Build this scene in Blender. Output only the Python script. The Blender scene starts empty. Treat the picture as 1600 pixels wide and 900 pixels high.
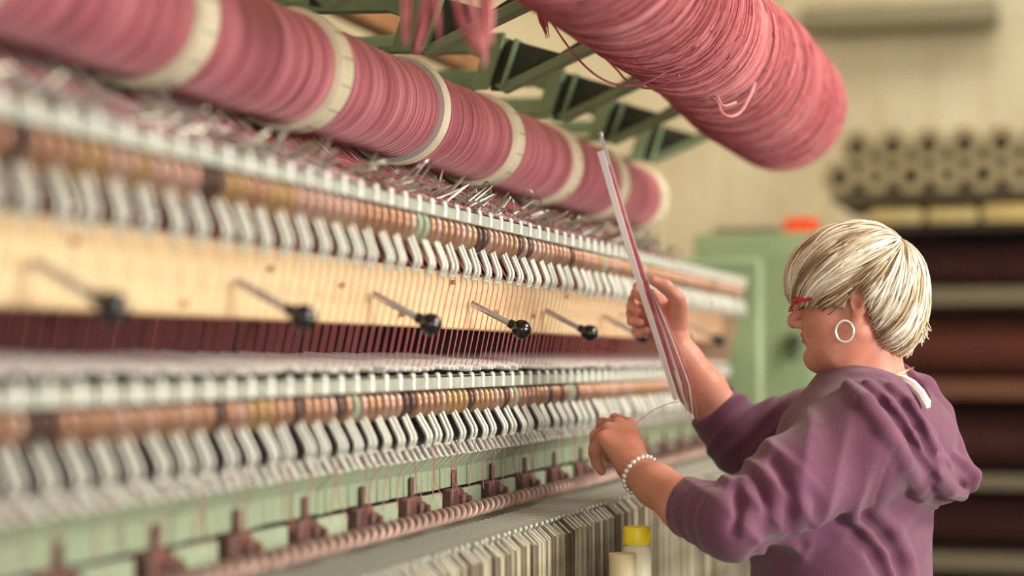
import bpy, bmesh, math, random
import numpy as np
from mathutils import Vector, Matrix
rnd = random.Random(11)
S = bpy.context.scene
COL = S.collection
# ------------------------------------------------------------------ camera frame
FPX = 3000.0
PHI = math.atan(112 / FPX)
TH = math.atan(865 / FPX * math.cos(PHI))
CAM = np.array((0.0, 0.0, 1.46))
FW = np.array((-math.sin(TH) * math.cos(PHI), math.cos(TH) * math.cos(PHI), math.sin(PHI)))
RT = np.array((math.cos(TH), math.sin(TH), 0.0))
UP = np.cross(RT, FW)
EYE = 1.46                                  # heights below are given relative to the eye and added to this


def at(px, py, Z):
    """World point seen at pixel (px, py) of the photo at depth Z."""
    return CAM + FW * Z + RT * ((px - 800) * Z / FPX) + UP * ((450 - py) * Z / FPX)


def cq(px, py, Z):
    return np.array(((px - 800) * Z / FPX, (450 - py) * Z / FPX, Z))


def lin(c):
    return tuple((v / 12.92 if v <= 0.04045 else ((v + 0.055) / 1.055) ** 2.4) for v in (c[0] / 255, c[1] / 255, c[2] / 255)) + (1,)


# ------------------------------------------------------------------ materials
def mat(name, rgb, rough=0.6, metal=0.0, rgb2=None, nscale=20, bump=0.0, bscale=60, stretch=(1, 1, 1), sss=0.0, sheen=0.0, coat=0.0, lo=.35, hi=.65, det=4):
    m = bpy.data.materials.new(name)
    m.use_nodes = True
    nt = m.node_tree
    b = nt.nodes['Principled BSDF']
    b.inputs['Base Color'].default_value = lin(rgb)
    b.inputs['Roughness'].default_value = rough
    b.inputs['Metallic'].default_value = metal
    if sss:
        b.inputs['Subsurface Weight'].default_value = sss
        b.inputs['Subsurface Radius'].default_value = (.012, .005, .003)
        b.inputs['Subsurface Scale'].default_value = 1
    if sheen:
        b.inputs['Sheen Weight'].default_value = sheen
        b.inputs['Sheen Roughness'].default_value = .5
    if coat:
        b.inputs['Coat Weight'].default_value = coat
    if rgb2 or bump:
        tc = nt.nodes.new('ShaderNodeTexCoord')
        mp = nt.nodes.new('ShaderNodeMapping')
        mp.inputs['Scale'].default_value = stretch
        nt.links.new(tc.outputs['Object'], mp.inputs['Vector'])
        if rgb2:
            n = nt.nodes.new('ShaderNodeTexNoise')
            n.inputs['Scale'].default_value = nscale
            n.inputs['Detail'].default_value = det
            r = nt.nodes.new('ShaderNodeValToRGB')
            r.color_ramp.elements[0].position = lo
            r.color_ramp.elements[1].position = hi
            r.color_ramp.elements[0].color = lin(rgb)
            r.color_ramp.elements[1].color = lin(rgb2)
            nt.links.new(mp.outputs[0], n.inputs['Vector'])
            nt.links.new(n.outputs['Fac'], r.inputs[0])
            nt.links.new(r.outputs[0], b.inputs['Base Color'])
        if bump:
            n2 = nt.nodes.new('ShaderNodeTexNoise')
            n2.inputs['Scale'].default_value = bscale
            n2.inputs['Detail'].default_value = 3
            bp = nt.nodes.new('ShaderNodeBump')
            bp.inputs['Strength'].default_value = bump
            bp.inputs['Distance'].default_value = .002
            nt.links.new(mp.outputs[0], n2.inputs['Vector'])
            nt.links.new(n2.outputs['Fac'], bp.inputs['Height'])
            nt.links.new(bp.outputs[0], b.inputs['Normal'])
    return m


def yarn_mat(name, rgb, rgb2, rgb3, freq, strength=.8, dist=.0015, warp=2.0):
    """Wound yarn: fine bands along the local Y axis, wavering with noise; the threads differ in tint."""
    m = bpy.data.materials.new(name)
    m.use_nodes = True
    nt = m.node_tree
    N, L = nt.nodes.new, nt.links.new
    b = nt.nodes['Principled BSDF']
    b.inputs['Roughness'].default_value = .75
    b.inputs['Sheen Weight'].default_value = .35
    b.inputs['Sheen Roughness'].default_value = .45
    b.inputs['Sheen Tint'].default_value = lin((255, 205, 205))
    tc = N('ShaderNodeTexCoord')
    w = N('ShaderNodeTexWave')
    w.bands_direction = 'Y'
    w.inputs['Scale'].default_value = freq
    w.inputs['Distortion'].default_value = warp
    w.inputs['Detail'].default_value = 2
    w.inputs['Detail Scale'].default_value = .25
    L(tc.outputs['Object'], w.inputs['Vector'])
    mp = N('ShaderNodeMapping')
    mp.inputs['Scale'].default_value = (2.2, 52, 2.2)
    L(tc.outputs['Object'], mp.inputs['Vector'])
    n = N('ShaderNodeTexNoise')
    n.inputs['Scale'].default_value = 1.6
    n.inputs['Detail'].default_value = 5
    L(mp.outputs[0], n.inputs['Vector'])
    r = N('ShaderNodeValToRGB')
    e = r.color_ramp.elements
    e[0].position, e[0].color = .3, lin(rgb2)
    e[1].position, e[1].color = .72, lin(rgb3)
    k = e.new(.5)
    k.color = lin(rgb)
    L(n.outputs['Fac'], r.inputs[0])
    L(r.outputs[0], b.inputs['Base Color'])
    ad = N('ShaderNodeMath')
    ad.operation = 'ADD'
    L(w.outputs['Fac'], ad.inputs[0])
    L(n.outputs['Fac'], ad.inputs[1])
    bp = N('ShaderNodeBump')
    bp.inputs['Strength'].default_value = strength
    bp.inputs['Distance'].default_value = dist
    L(ad.outputs[0], bp.inputs['Height'])
    L(bp.outputs[0], b.inputs['Normal'])
    return m


# ------------------------------------------------------------------ mesh building
class MB:
    def __init__(s):
        s.v, s.f, s.m = [], [], []

    def add(s, v, f, mi=0):
        o = len(s.v)
        s.v.extend(tuple(map(float, p)) for p in v)
        s.f.extend(tuple(i + o for i in q) for q in f)
        s.m.extend([mi] * len(f))
        return s

    def tube(s, pts, r, n=8, cap=True, mi=0, flat=1.0, up=None):
        pts = [np.array(p, float) for p in pts]
        k = len(pts)
        rr = [r] * k if np.isscalar(r) else list(r)
        t0 = pts[1] - pts[0]
        t0 /= np.linalg.norm(t0)
        u = np.array(up, float) if up is not None else (np.array((0, 0, 1.0)) if abs(t0[2]) < .9 else np.array((1.0, 0, 0)))
        u = u - t0 * u.dot(t0)
        u /= np.linalg.norm(u)
        vs = []
        for i in range(k):
            t = pts[min(i + 1, k - 1)] - pts[max(i - 1, 0)]
            t = t / (np.linalg.norm(t) + 1e-12)
            u = u - t * u.dot(t)
            u /= (np.linalg.norm(u) + 1e-12)
            w = np.cross(t, u)
            for j in range(n):
                a = 2 * math.pi * j / n
                vs.append(pts[i] + rr[i] * (math.cos(a) * u * flat + math.sin(a) * w))
        fs = []
        for i in range(k - 1):
            for j in range(n):
                a, b2 = i * n + j, i * n + (j + 1) % n
                fs.append((a, b2, b2 + n, a + n))
        if cap:
            fs.append(tuple(range(n - 1, -1, -1)))
            fs.append(tuple(range((k - 1) * n, k * n)))
        return s.add(vs, fs, mi)

    def lathe(s, prof, c=(0, 0, 0), axis='Y', n=32, mi=0, closed=False):
        """prof: list of (along, radius)."""
        vs = []
        for (y, r) in prof:
            for j in range(n):
                a = 2 * math.pi * j / n
                p = (r * math.cos(a), y, r * math.sin(a)) if axis == 'Y' else ((r * math.cos(a), r * math.sin(a), y) if axis == 'Z' else (y, r * math.cos(a), r * math.sin(a)))
                vs.append((p[0] + c[0], p[1] + c[1], p[2] + c[2]))
        fs = []
        k = len(prof)
        for i in range(k if closed else k - 1):
            i2 = (i + 1) % k
            for j in range(n):
                j2 = (j + 1) % n
                q = (i * n + j, i * n + j2, i2 * n + j2, i2 * n + j)
                fs.append(q if axis == 'Z' else q[::-1])
        if not closed:
            lo = tuple(range(n))
            hi = tuple(range((k - 1) * n, k * n))
            fs.append(lo[::-1] if axis == 'Z' else lo)
            fs.append(hi if axis == 'Z' else hi[::-1])
        return s.add(vs, fs, mi)

    def box(s, lo, hi, bev=0.0, mi=0, seg=1):
        if bev:
            bm = bmesh.new()
            bmesh.ops.create_cube(bm, size=1)
            for v in bm.verts:
                v.co = Vector([(lo[i] + hi[i]) / 2 + v.co[i] * (hi[i] - lo[i]) for i in range(3)])
            bmesh.ops.bevel(bm, geom=bm.edges[:], offset=bev, segments=seg, affect='EDGES', profile=.5)
            bm.verts.index_update()
            s.add([v.co[:] for v in bm.verts], [tuple(v.index for v in f.verts) for f in bm.faces], mi)
            bm.free()
            return s
        x0, y0, z0 = lo
        x1, y1, z1 = hi
        return s.add([(x0, y0, z0), (x1, y0, z0), (x1, y1, z0), (x0, y1, z0), (x0, y0, z1), (x1, y0, z1), (x1, y1, z1), (x0, y1, z1)],
                     [(3, 2, 1, 0), (4, 5, 6, 7), (0, 1, 5, 4), (1, 2, 6, 5), (2, 3, 7, 6), (3, 0, 4, 7)], mi)

    def prism(s, poly, y0, y1, mi=0, bev=0.0):
        """poly in (x, z), extruded along Y."""
        n = len(poly)
        bm = bmesh.new()
        A = [bm.verts.new((x, y0, z)) for x, z in poly]
        B = [bm.verts.new((x, y1, z)) for x, z in poly]
        bm.faces.new(A)
        bm.faces.new(B[::-1])
        for i in range(n):
            bm.faces.new((A[i], B[i], B[(i + 1) % n], A[(i + 1) % n]))
        bmesh.ops.recalc_face_normals(bm, faces=bm.faces[:])
        if bev:
            bmesh.ops.bevel(bm, geom=bm.edges[:], offset=bev, segments=1, affect='EDGES', profile=.5)
        bm.verts.index_update()
        s.add([v.co[:] for v in bm.verts], [tuple(v.index for v in f.verts) for f in bm.faces], mi)
        bm.free()
        return s

    def ball(s, c, r, nu=16, nv=10, mi=0):
        rx, ry, rz = (r, r, r) if np.isscalar(r) else r
        prof = [(-math.cos(math.pi * i / nv), max(math.sin(math.pi * i / nv), 1e-4)) for i in range(nv + 1)]
        o = len(s.v)
        s.lathe(prof, axis='Z', n=nu, mi=mi)
        s.v[o:] = [(c[0] + x * rx, c[1] + y * ry, c[2] + z * rz) for x, y, z in s.v[o:]]
        return s

    def mesh(s, name, mats, smooth=True, angle=40):
        me = bpy.data.meshes.new(name)
        me.from_pydata(s.v, [], s.f)
        for m in (mats if isinstance(mats, (list, tuple)) else [mats]):
            me.materials.append(m)
        if any(s.m):
            me.polygons.foreach_set('material_index', s.m)
        if smooth:
            me.polygons.foreach_set('use_smooth', [True] * len(s.f))
            if angle and angle < 180:
                try:
                    me.set_sharp_from_angle(angle=math.radians(angle))
                except Exception:
                    pass
        me.update()
        return me

    def obj(s, name, mats, parent=None, smooth=True, angle=40, loc=None):
        o = bpy.data.objects.new(name, s.mesh(name, mats, smooth, angle))
        COL.objects.link(o)
        if loc is not None:
            o.location = loc
        if parent is not None:
            o.parent = parent
            o.matrix_parent_inverse = Matrix.Translation(-Vector(parent.location))
        return o


def tag(o, label=None, cat=None, group=None, kind=None):
    if label: o['label'] = label
    if cat: o['category'] = cat
    if group: o['group'] = group
    if kind: o['kind'] = kind
    return o


def thing(name, loc, label, cat, group=None):
    o = bpy.data.objects.new(name, None)
    o.location = tuple(map(float, loc))
    o.empty_display_size = .05
    COL.objects.link(o)
    return tag(o, label, cat, group)


def put(name, me, loc, label, cat, group, rot=None):
    o = bpy.data.objects.new(name, me)
    o.location = loc
    if rot: o.rotation_euler = rot
    COL.objects.link(o)
    return tag(o, label, cat, group)


def copy_thing(root, loc, label=None):
    c = root.copy()
    COL.objects.link(c)
    c.location = loc
    if label: c['label'] = label
    for ch in [x for x in COL.objects if x.parent == root]:
        d = ch.copy()
        COL.objects.link(d)
        d.parent = c
        d.matrix_parent_inverse = ch.matrix_parent_inverse
    return c
# ------------------------------------------------------------------ materials used in the scene
M = {}
M['concrete'] = mat('worn concrete', (120, 116, 108), .85, rgb2=(98, 94, 88), nscale=3, bump=.3)
M['cream_wall'] = mat('cream plaster', (224, 208, 176), .85, rgb2=(212, 196, 160), nscale=1.2)
M['clad'] = mat('cream cladding', (205, 196, 168), .7, rgb2=(190, 180, 150), nscale=2)
M['beam_grey'] = mat('grey paint', (128, 122, 98), .7)
M['green'] = mat('machine green', (138, 158, 120), .5, rgb2=(126, 146, 110), nscale=5)
M['green_cast'] = mat('cast green paint', (138, 160, 128), .5, rgb2=(116, 138, 108), nscale=9, bump=.2, bscale=90)
M['green_shade'] = mat('shaded cast green', (40, 46, 36), .55, rgb2=(62, 70, 54), nscale=14, bump=.2, bscale=90)  # darkened green, the shade on the bracket webs put into the colour
M['green_pale'] = mat('pale green plate', (154, 166, 142), .5, rgb2=(132, 146, 122), nscale=8)
M['steel'] = mat('bright steel', (204, 205, 196), .36, .25, rgb2=(184, 186, 176), nscale=60)
M['steel_dull'] = mat('dull steel', (176, 180, 170), .45, .25, rgb2=(156, 160, 148), nscale=30, bump=.15)
M['steel_white'] = mat('polished steel', (214, 215, 206), .3, .35)
M['rod_white'] = mat('bright plated rod', (238, 238, 234), .3, .1)
M['lever_steel'] = mat('turned lever steel', (196, 198, 198), .25, .75)
M['plate'] = mat('greasy grey plate', (150, 150, 142), .4, .3, rgb2=(124, 124, 116), nscale=14, stretch=(1, .12, 1))
M['wire'] = mat('steel wire', (160, 156, 144), .3, .7)
M['copper'] = mat('worn copper', (184, 146, 120), .3, .6, rgb2=(150, 112, 90), nscale=70)
M['coil'] = mat('dull rosy coil', (176, 148, 140), .5, .25, rgb2=(150, 122, 114), nscale=40)
M['rose'] = mat('rose copper', (192, 160, 144), .3, .55, rgb2=(160, 126, 112), nscale=70)
M['brass'] = mat('aged brass', (184, 152, 110), .32, .55, rgb2=(152, 120, 82), nscale=70)
M['brown'] = mat('dark bronze', (104, 80, 72), .32, .5, rgb2=(76, 56, 50), nscale=70)
M['patina'] = mat('green patina', (158, 166, 144), .45, .2, rgb2=(136, 146, 124), nscale=70)
M['wood'] = mat('pale plywood', (218, 200, 158), .6, rgb2=(204, 182, 138), nscale=4, stretch=(1, .6, 9), bump=.1, det=6)
M['cavity'] = mat('dark cavity brown', (46, 32, 29), .8, rgb2=(32, 22, 21), nscale=12)  # dark colour carries the shade behind the hooks and between parts
M['clamp'] = mat('oxide red clamp', (98, 62, 56), .6, rgb2=(74, 46, 42), nscale=30)
M['black'] = mat('black bakelite', (12, 13, 13), .22, coat=.4)
M['flange'] = mat('cream flange', (232, 226, 200), .5, rgb2=(216, 208, 178), nscale=18)
M['flange_edge'] = mat('zinc flange face', (196, 202, 198), .4, .4)
M['yarn'] = yarn_mat('wound rose yarn', (180, 93, 106), (116, 46, 58), (214, 136, 146), 23, 1, .0028)
M['yarn_big'] = yarn_mat('wound thick rose yarn', (188, 98, 110), (136, 58, 70), (220, 142, 150), 36, .7, .002, 4)
M['strand'] = mat('rose strand', (200, 110, 118), .8, rgb2=(172, 82, 92), nscale=50, sheen=.3)
M['strand_light'] = mat('pale rose strand', (222, 146, 148), .8, rgb2=(200, 112, 118), nscale=50, sheen=.3)
M['strand_dark'] = mat('deep rose strand', (150, 64, 74), .8, sheen=.2)
M['thread'] = mat('rose thread', (198, 106, 108), .8)
M['thread_dim'] = mat('dusty rose thread', (172, 104, 104), .8)
M['thread_white'] = mat('lilac white thread', (228, 218, 222), .7)
M['slat_cream'] = mat('limed steel slat', (178, 170, 146), .6, .2, rgb2=(136, 128, 106), nscale=40, stretch=(1, 1, .35), bump=.3)
M['slat_grey'] = mat('grey steel slat', (150, 144, 124), .6, .2, rgb2=(104, 98, 82), nscale=40, stretch=(1, 1, .35), bump=.3)
M['slat_dark'] = mat('tarnished slat', (116, 104, 84), .6, .2, rgb2=(84, 72, 58), nscale=40, stretch=(1, 1, .35), bump=.3)
M['timber'] = mat('orange brown timber', (150, 104, 62), .6, rgb2=(124, 82, 46), nscale=6)
M['yellow_cap'] = mat('yellow plastic', (255, 234, 44), .35)
M['bottle'] = mat('milky plastic', (226, 222, 196), .35, sss=.1)
M['bottle2'] = mat('cream plastic', (222, 208, 168), .4, sss=.1)
M['maroon'] = mat('dark red carpet back', (66, 24, 20), .9, rgb2=(46, 16, 14), nscale=40)
M['maroon2'] = mat('brown red carpet back', (96, 44, 30), .9, rgb2=(74, 32, 22), nscale=40)
M['rack'] = mat('grey rack paint', (100, 90, 72), .6)
M['rack_red'] = mat('rust rack paint', (92, 50, 32), .6)
M['card'] = mat('cardboard tube', (150, 138, 108), .8, rgb2=(130, 118, 90), nscale=10)
M['card_dark'] = mat('brown paper core', (92, 74, 56), .9)
M['bundle'] = mat('yellow wrap', (182, 162, 104), .6, rgb2=(160, 148, 108), nscale=4)
M['orange'] = mat('orange red plastic', (232, 76, 26), .5)
M['lens'] = mat('smoke', (30, 30, 30), .3)

# ------------------------------------------------------------------ room
YB, XL = 10.5, -4.2
def struct(name, mb, m, **k):
    return tag(mb.obj(name, m, **k), kind='structure')
struct('floor', MB().box((XL - .1, -3, -.1), (7, YB + .1, 0)), M['concrete'], smooth=False)
struct('wall_left', MB().box((XL - .1, -3, 0), (XL, YB, 4.6)), M['cream_wall'], smooth=False)
w = MB()
prof = []
x = XL
while x < 7:                                             # trapezoid sheet cladding
    prof += [(x, YB), (x + .16, YB), (x + .175, YB - .012), (x + .265, YB - .012), (x + .28, YB)]
    x += .28
vs, fs = [], []
for (a, b) in prof:
    vs += [(a, b, 0), (a, b, 4.6)]
for i in range(len(prof) - 1):
    fs.append((2 * i, 2 * i + 2, 2 * i + 3, 2 * i + 1))
w.add(vs, fs)
w.box((XL, YB + .01, 0), (7, YB + .1, 4.6))
struct('wall_back', w, M['clad'], smooth=False)
struct('ceiling', MB().box((XL - .1, -3, 4.6), (7, YB + .1, 4.7)), M['cream_wall'], smooth=False)
struct('trim_1', MB().box((at(1240, 20, 10)[0], YB - .35, at(1400, 36, 10)[2]), (at(1560, 20, 10)[0], YB - .05, at(1400, 2, 10)[2]), .01), M['beam_grey'])

# ------------------------------------------------------------------ far machine cabinet with its box
cz = at(1180, 366, 6.3)
ca = at(1076, 366, 6.2)[0]
cb = at(1296, 366, 6.3)[0]
cy = at(1180, 366, 6.2)[1]
cab = thing('machine_cabinet', ((ca + cb) / 2, cy + .25, 0), 'tall green steel cabinet beyond the far end of the loom', 'cabinet')
MB().box((ca, cy, .06), (cb, cy + .5, cz[2]), .02, seg=2).obj('cabinet_body', M['green'], cab)
MB().box((ca + .03, cy + .03, 0), (cb - .03, cy + .47, .07)).obj('plinth', M['black'], cab)
d = MB().box((ca + .05, cy - .018, .2), (cb - .035, cy + .004, cz[2] - .07), .006).obj('door', M['green'], cab)
hx = at(1246, 535, 6.2)
h = MB()
h.lathe([(-.05, .018), (-.04, .026), (-.03, .026), (-.016, .012)], (hx[0], cy - .001, hx[2]), 'Y', 16)
h.box((hx[0] - .012, cy - .06, hx[2] - .06), (hx[0] + .012, cy - .045, hx[2] + .03), .004)
h.obj('handle', M['green_shade'], d)
bx = at(1248, 352, 6.4)
o = thing('orange_box', (bx[0], bx[1] + .08, cz[2]), 'bright orange red box standing on top of the green cabinet', 'box')
MB().box((bx[0] - .05, bx[1], cz[2] + .001), (bx[0] + .05, bx[1] + .16, cz[2] + .058), .006).obj('box_body', M['orange'], o)
MB().box((bx[0] - .053, bx[1] - .003, cz[2] + .046), (bx[0] + .053, bx[1] + .163, cz[2] + .062), .004).obj('lid', M['orange'], o)
bx = at(1165, 356, 6.4)
t = thing('tool_tray', (bx[0], bx[1] + .1, cz[2]), 'low dark tray lying on the green cabinet left of the orange box', 'tray')
MB().box((bx[0] - .11, bx[1], cz[2] + .001), (bx[0] + .10, bx[1] + .2, cz[2] + .012), .003).obj('tray_base', M['rack'], t)
q = MB()
for (x0, x1, y0, y1) in ((-.11, .10, 0, .01), (-.11, .10, .19, .2), (-.11, -.10, .01, .19), (.09, .10, .01, .19)):
    q.box((bx[0] + x0, bx[1] + y0, cz[2] + .011), (bx[0] + x1, bx[1] + y1, cz[2] + .03))
q.obj('rim', M['rack'], t)

# ------------------------------------------------------------------ rack of carpet rolls on the right
RZ = 7.0
ry = at(1500, 500, RZ)[1]
rx0, rx1 = at(1335, 500, RZ)[0], at(1335, 500, RZ)[0] + 2.6
def rz(py):
    return at(1520, py, RZ)[2]
rack = thing('storage_rack', ((rx0 + rx1) / 2, ry + .4, 0), 'dark storage rack of carpet rolls behind the woman', 'rack')
for (a, b, mm) in ((448, 478, 'rack'), (592, 624, 'rack_red'), (740, 764, 'rack'), (862, 890, 'rack')):
    MB().box((rx0, ry - .03, rz(b)), (rx1, ry + .03, rz(a)), .006).obj('beam', M[mm], rack)
    MB().box((rx0, ry + .8, rz(b)), (rx1, ry + .86, rz(a)), .006).obj('beam', M[mm], rack)
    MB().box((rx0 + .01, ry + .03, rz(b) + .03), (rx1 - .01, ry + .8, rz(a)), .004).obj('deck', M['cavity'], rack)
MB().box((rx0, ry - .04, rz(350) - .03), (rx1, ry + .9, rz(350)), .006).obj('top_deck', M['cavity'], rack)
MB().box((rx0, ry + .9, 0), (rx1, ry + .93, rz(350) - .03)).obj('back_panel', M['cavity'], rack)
for xx in (rx0, rx1 - .06):
    for yy in (ry - .02, ry + .84):
        MB().box((xx, yy, 0), (xx + .06, yy + .06, rz(350) - .03), .004).obj('upright', M['rack'], rack)
wh = ['on the top shelf', 'on the second shelf', 'on the third shelf', 'on the lowest shelf', 'on the bottom shelf']
for i, (a, b, mm) in enumerate(((352, 448, 'maroon'), (486, 592, 'maroon2'), (632, 740, 'maroon'), (768, 862, 'maroon'))):
    z0 = rz((448, 592, 740, 862)[i])
    R = min((rz(a) - rz(b)) / 2, .16) * .93
    if i == 0: R *= .84
    for k in range(1):
        yy = ry + .22 + k * (2 * R + .03)
        r = thing('carpet_roll', ((rx0 + rx1) / 2, yy, z0), '%s carpet roll lying %s of the rack behind the woman' % (('dark maroon', 'brown red')[mm == 'maroon2'], wh[i]), 'carpet roll', 'carpet rolls on the rack')
        sp = []
        for j in range(120):                     # rolled spiral outline
            a_ = j / 119 * 4 * math.pi
            sp.append(a_)
        q = MB().lathe([(rx0 + .1, R * .3), (rx0 + .1, R * .94), (rx0 + .12, R), (rx1 - .15, R), (rx1 - .13, R * .94), (rx1 - .13, R * .3)], (0, yy, z0 + R + .002), 'X', 40, closed=True)
        q.obj('roll', M[mm], r)
        MB().lathe([(rx0 + .07, R * .28), (rx1 - .1, R * .28)], (0, yy, z0 + R + .002), 'X', 20).obj('core', M['card'], r)
# wrapped bundles and paper tubes on the rack
zt = rz(350)
for i, (p0, p1, top) in enumerate(((1352, 1440, 322), (1444, 1528, 322), (1532, 1640, 318))):
    a, b = at(p0, 330, RZ)[0], at(p1, 330, RZ)[0]
    bd = thing('wrapped_bundle', ((a + b) / 2, ry + .3, zt), 'flat yellow wrapped bundle on the rack, %s' % ('nearest the woman\'s hair', 'middle of the row of three', 'farthest from the woman')[i], 'bundle', 'wrapped bundles under the tubes')
    MB().box((a, ry + .0, zt + .001), (b, ry + .85, rz(top)), .02, seg=2).obj('bundle_body', M['bundle'], bd)
    for yy in (.2, .6):
        MB().box((a - .002, ry + yy, zt + .002), (b + .002, ry + yy + .03, rz(top) + .002)).obj('strap', M['card'], bd)
tz = rz(300)
for xx in (rx0 + .05, rx1 - .1):
    for yy in (ry + .05, ry + .8):
        MB().box((xx, yy, rz(350) + .0), (xx + .05, yy + .05, tz - .018)).obj('shelf_post', M['rack'], rack) if xx > rx0 + 1 else None
MB().box((at(1290, 300, RZ)[0], ry + .0, tz - .02), (rx1, ry + .88, tz), .004).obj('upper_shelf', M['rack'], rack)
TR = at(1448, 222, RZ)[0] - at(1390, 222, RZ)[0]
TR = TR / 2 * .985
tm = MB().lathe([(0, TR * .42), (0, TR * .96), (.01, TR), (.79, TR), (.8, TR * .96), (.8, TR * .42)], n=32, closed=True).mesh('tube_wall', M['card'])
tc = MB().lathe([(.02, TR * .34), (.02, TR * .415), (.78, TR * .415), (.78, TR * .001), (.76, TR * .001), (.76, TR * .34)], n=24, closed=True).mesh('tube_core', M['card_dark'])
tp = MB().lathe([(.03, TR * .30), (.03, TR * .415), (.78, TR * .415), (.78, TR * .30)], n=24).mesh('tube_plug', M['card'])
x00 = at(1303, 222, RZ)[0]
nt_ = 0
rows = ('bottom', 'middle', 'top')
ordw = ('first', 'second', 'third', 'fourth', 'fifth', 'sixth', 'seventh', 'eighth')
for r_ in range(2):
    for k in range(7 - r_):
        xx = x00 + TR * 2.03 * k + (TR * 1.015 if r_ else 0)
        zz = tz + TR + .004 + r_ * TR * 1.76
        t = thing('paper_tube', (xx, ry + .02, zz - TR), 'grey beige paper roll end, %s from the left in the %s row on the rack' % (ordw[k], rows[r_]), 'paper roll', 'paper rolls stacked on the rack')
        for nm, me in (('wall_layer', tm), ('core', tp if (r_ == 0 and k % 2) else tc)):
            c = bpy.data.objects.new(nm, me)
            COL.objects.link(c)
            c.location = (0, 0, TR)
            c.parent = t
# ------------------------------------------------------------------ the loom
Y0, Y1, P = 1.30, 5.24, .028
NP = int((Y1 - Y0) / P)
E = EYE
loom = thing('carpet_loom', (-1.2, 3.3, 0), 'long green carpet loom with steel bars, wooden board and cast brackets', 'loom')
def L(mb, name, m, **k):
    return mb.obj(name, m, loom, **k)
L(MB().box((-1.75, Y0, 0), (-1.02, Y1, E - .30), .01), 'base_frame', M['green'])
L(MB().box((-1.02, Y0, 0), (-.80, Y1, E - .80), .01), 'front_sill', M['green'])
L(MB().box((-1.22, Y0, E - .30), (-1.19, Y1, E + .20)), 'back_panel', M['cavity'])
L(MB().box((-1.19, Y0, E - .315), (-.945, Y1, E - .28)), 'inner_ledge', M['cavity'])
L(MB().box((-1.6, Y1 + .01, 0), (-.80, Y1 + .07, E + .28), .012), 'side_frame', M['green'])
L(MB().box((-1.22, Y0, E + .155), (-.905, Y1, E + .165)), 'shelf_plate', M['cavity'])  # kept dark to paint the shadow gap above the board
# plywood board
b = MB().box((-.925, Y0, E + .047), (-.905, Y1, E + .134), .003)
L(b, 'wood_board', M['wood'])
for k in range(18):
    q = MB()
    y = Y0 + .1 + k * .233
    q.tube([(-.903, y, E + .09 + .03 * math.sin(k * 2.3)), (-.898, y, E + .09 + .03 * math.sin(k * 2.3))], .0035, 10)
    q.tube([(-.899, y, E + .09 + .03 * math.sin(k * 2.3)), (-.8975, y, E + .09 + .03 * math.sin(k * 2.3))], [.0035, .002], 10)
    L(q, 'board_screw', M['brass'])

TIER = [dict(bar=-.834, bt=.221, bb=.1995, rx=-.858, rz=.1835, nm='upper'), dict(bar=-.880, bt=-.021, bb=-.0435, rx=-.906, rz=-.0615, nm='lower')]
for T in TIER:
    q = MB()
    q.box((T['bar'] - .012, Y0, E + T['bb']), (T['bar'] - .004, Y1, E + T['bt'] - .002), .001)
    q.box((T['bar'] - .05, Y0, E + T['bt'] - .006), (T['bar'] - .004, Y1, E + T['bt'] - .002), .001)
    q.box((T['bar'] - .05, Y0, E + T['bb'] + .004), (T['bar'] - .046, Y1, E + T['bt'] - .006))
    y = Y0 + .03
    while y < Y1 - .01:
        q.tube([(T['bar'] - .004, y, E + T['bb'] + .001), (T['bar'] - .004, y, E + T['bt'] - .004), (T['bar'] - .006, y, E + T['bt'] + .001)], [.0050, .0050, .0036], 12, mi=2)
        q.ball((T['bar'] - .0045, y, E + T['bt'] - .002), (.0052, .0054, .0045), 10, 6, mi=1)  # paler ball paints the highlight on top of each rib
        y += 2 * P
    L(q, 'slotted_bar', [M['steel_dull'], M['steel_white'], M['steel']])
    L(MB().tube([(T['rx'], Y0, E + T['rz']), (T['rx'], Y1, E + T['rz'])], .0055, 12), 'ring_rod', M['brown'])

# rings and hooks: one mesh each, copied along the rods
def ring_prof(R, w, h):
    return [(-w, h), (-w, R - .0045), (-w + .0012, R - .0018), (-w + .0036, R), (w - .0036, R), (w - .0012, R - .0018), (w, R - .0045), (w, h)]
RM = {k: MB().lathe(ring_prof(.0225, .0058, .0075), n=28, closed=True).mesh('ring_' + k, M[k]) for k in ('copper', 'rose', 'brass', 'brown', 'patina')}
word = dict(copper='copper coloured', rose='rosy copper', brass='yellow brass', brown='dark bronze', patina='greenish')
def hook_mesh():
    q = MB()
    for s_ in (-1, 1):
        y = s_ * .0088
        q.tube([(.0062, y, -.009), (.0115, y, -.020), (.0172, y, -.031), (.0236, y, -.043), (.0252, y, -.048), (.0247, y, -.0530), (.0225, y, -.0590), (.0210, y, -.0630)], [.0026, .0031, .0033, .0033, .0033, .0032, .003, .0027], 10)
    q.tube([(.0215, -.0088, -.0615), (.0211, 0, -.0620), (.0215, .0088, -.0615)], .003, 8)
    q.tube([(.0068, -.0088, -.0105), (.0064, 0, -.0100), (.0068, .0088, -.0105)], .0025, 8)
    q.v = [(x, y, z) for x, y, z in q.v]
    return q.mesh('hairpin_hook', M['steel'])
HM = hook_mesh()
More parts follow.
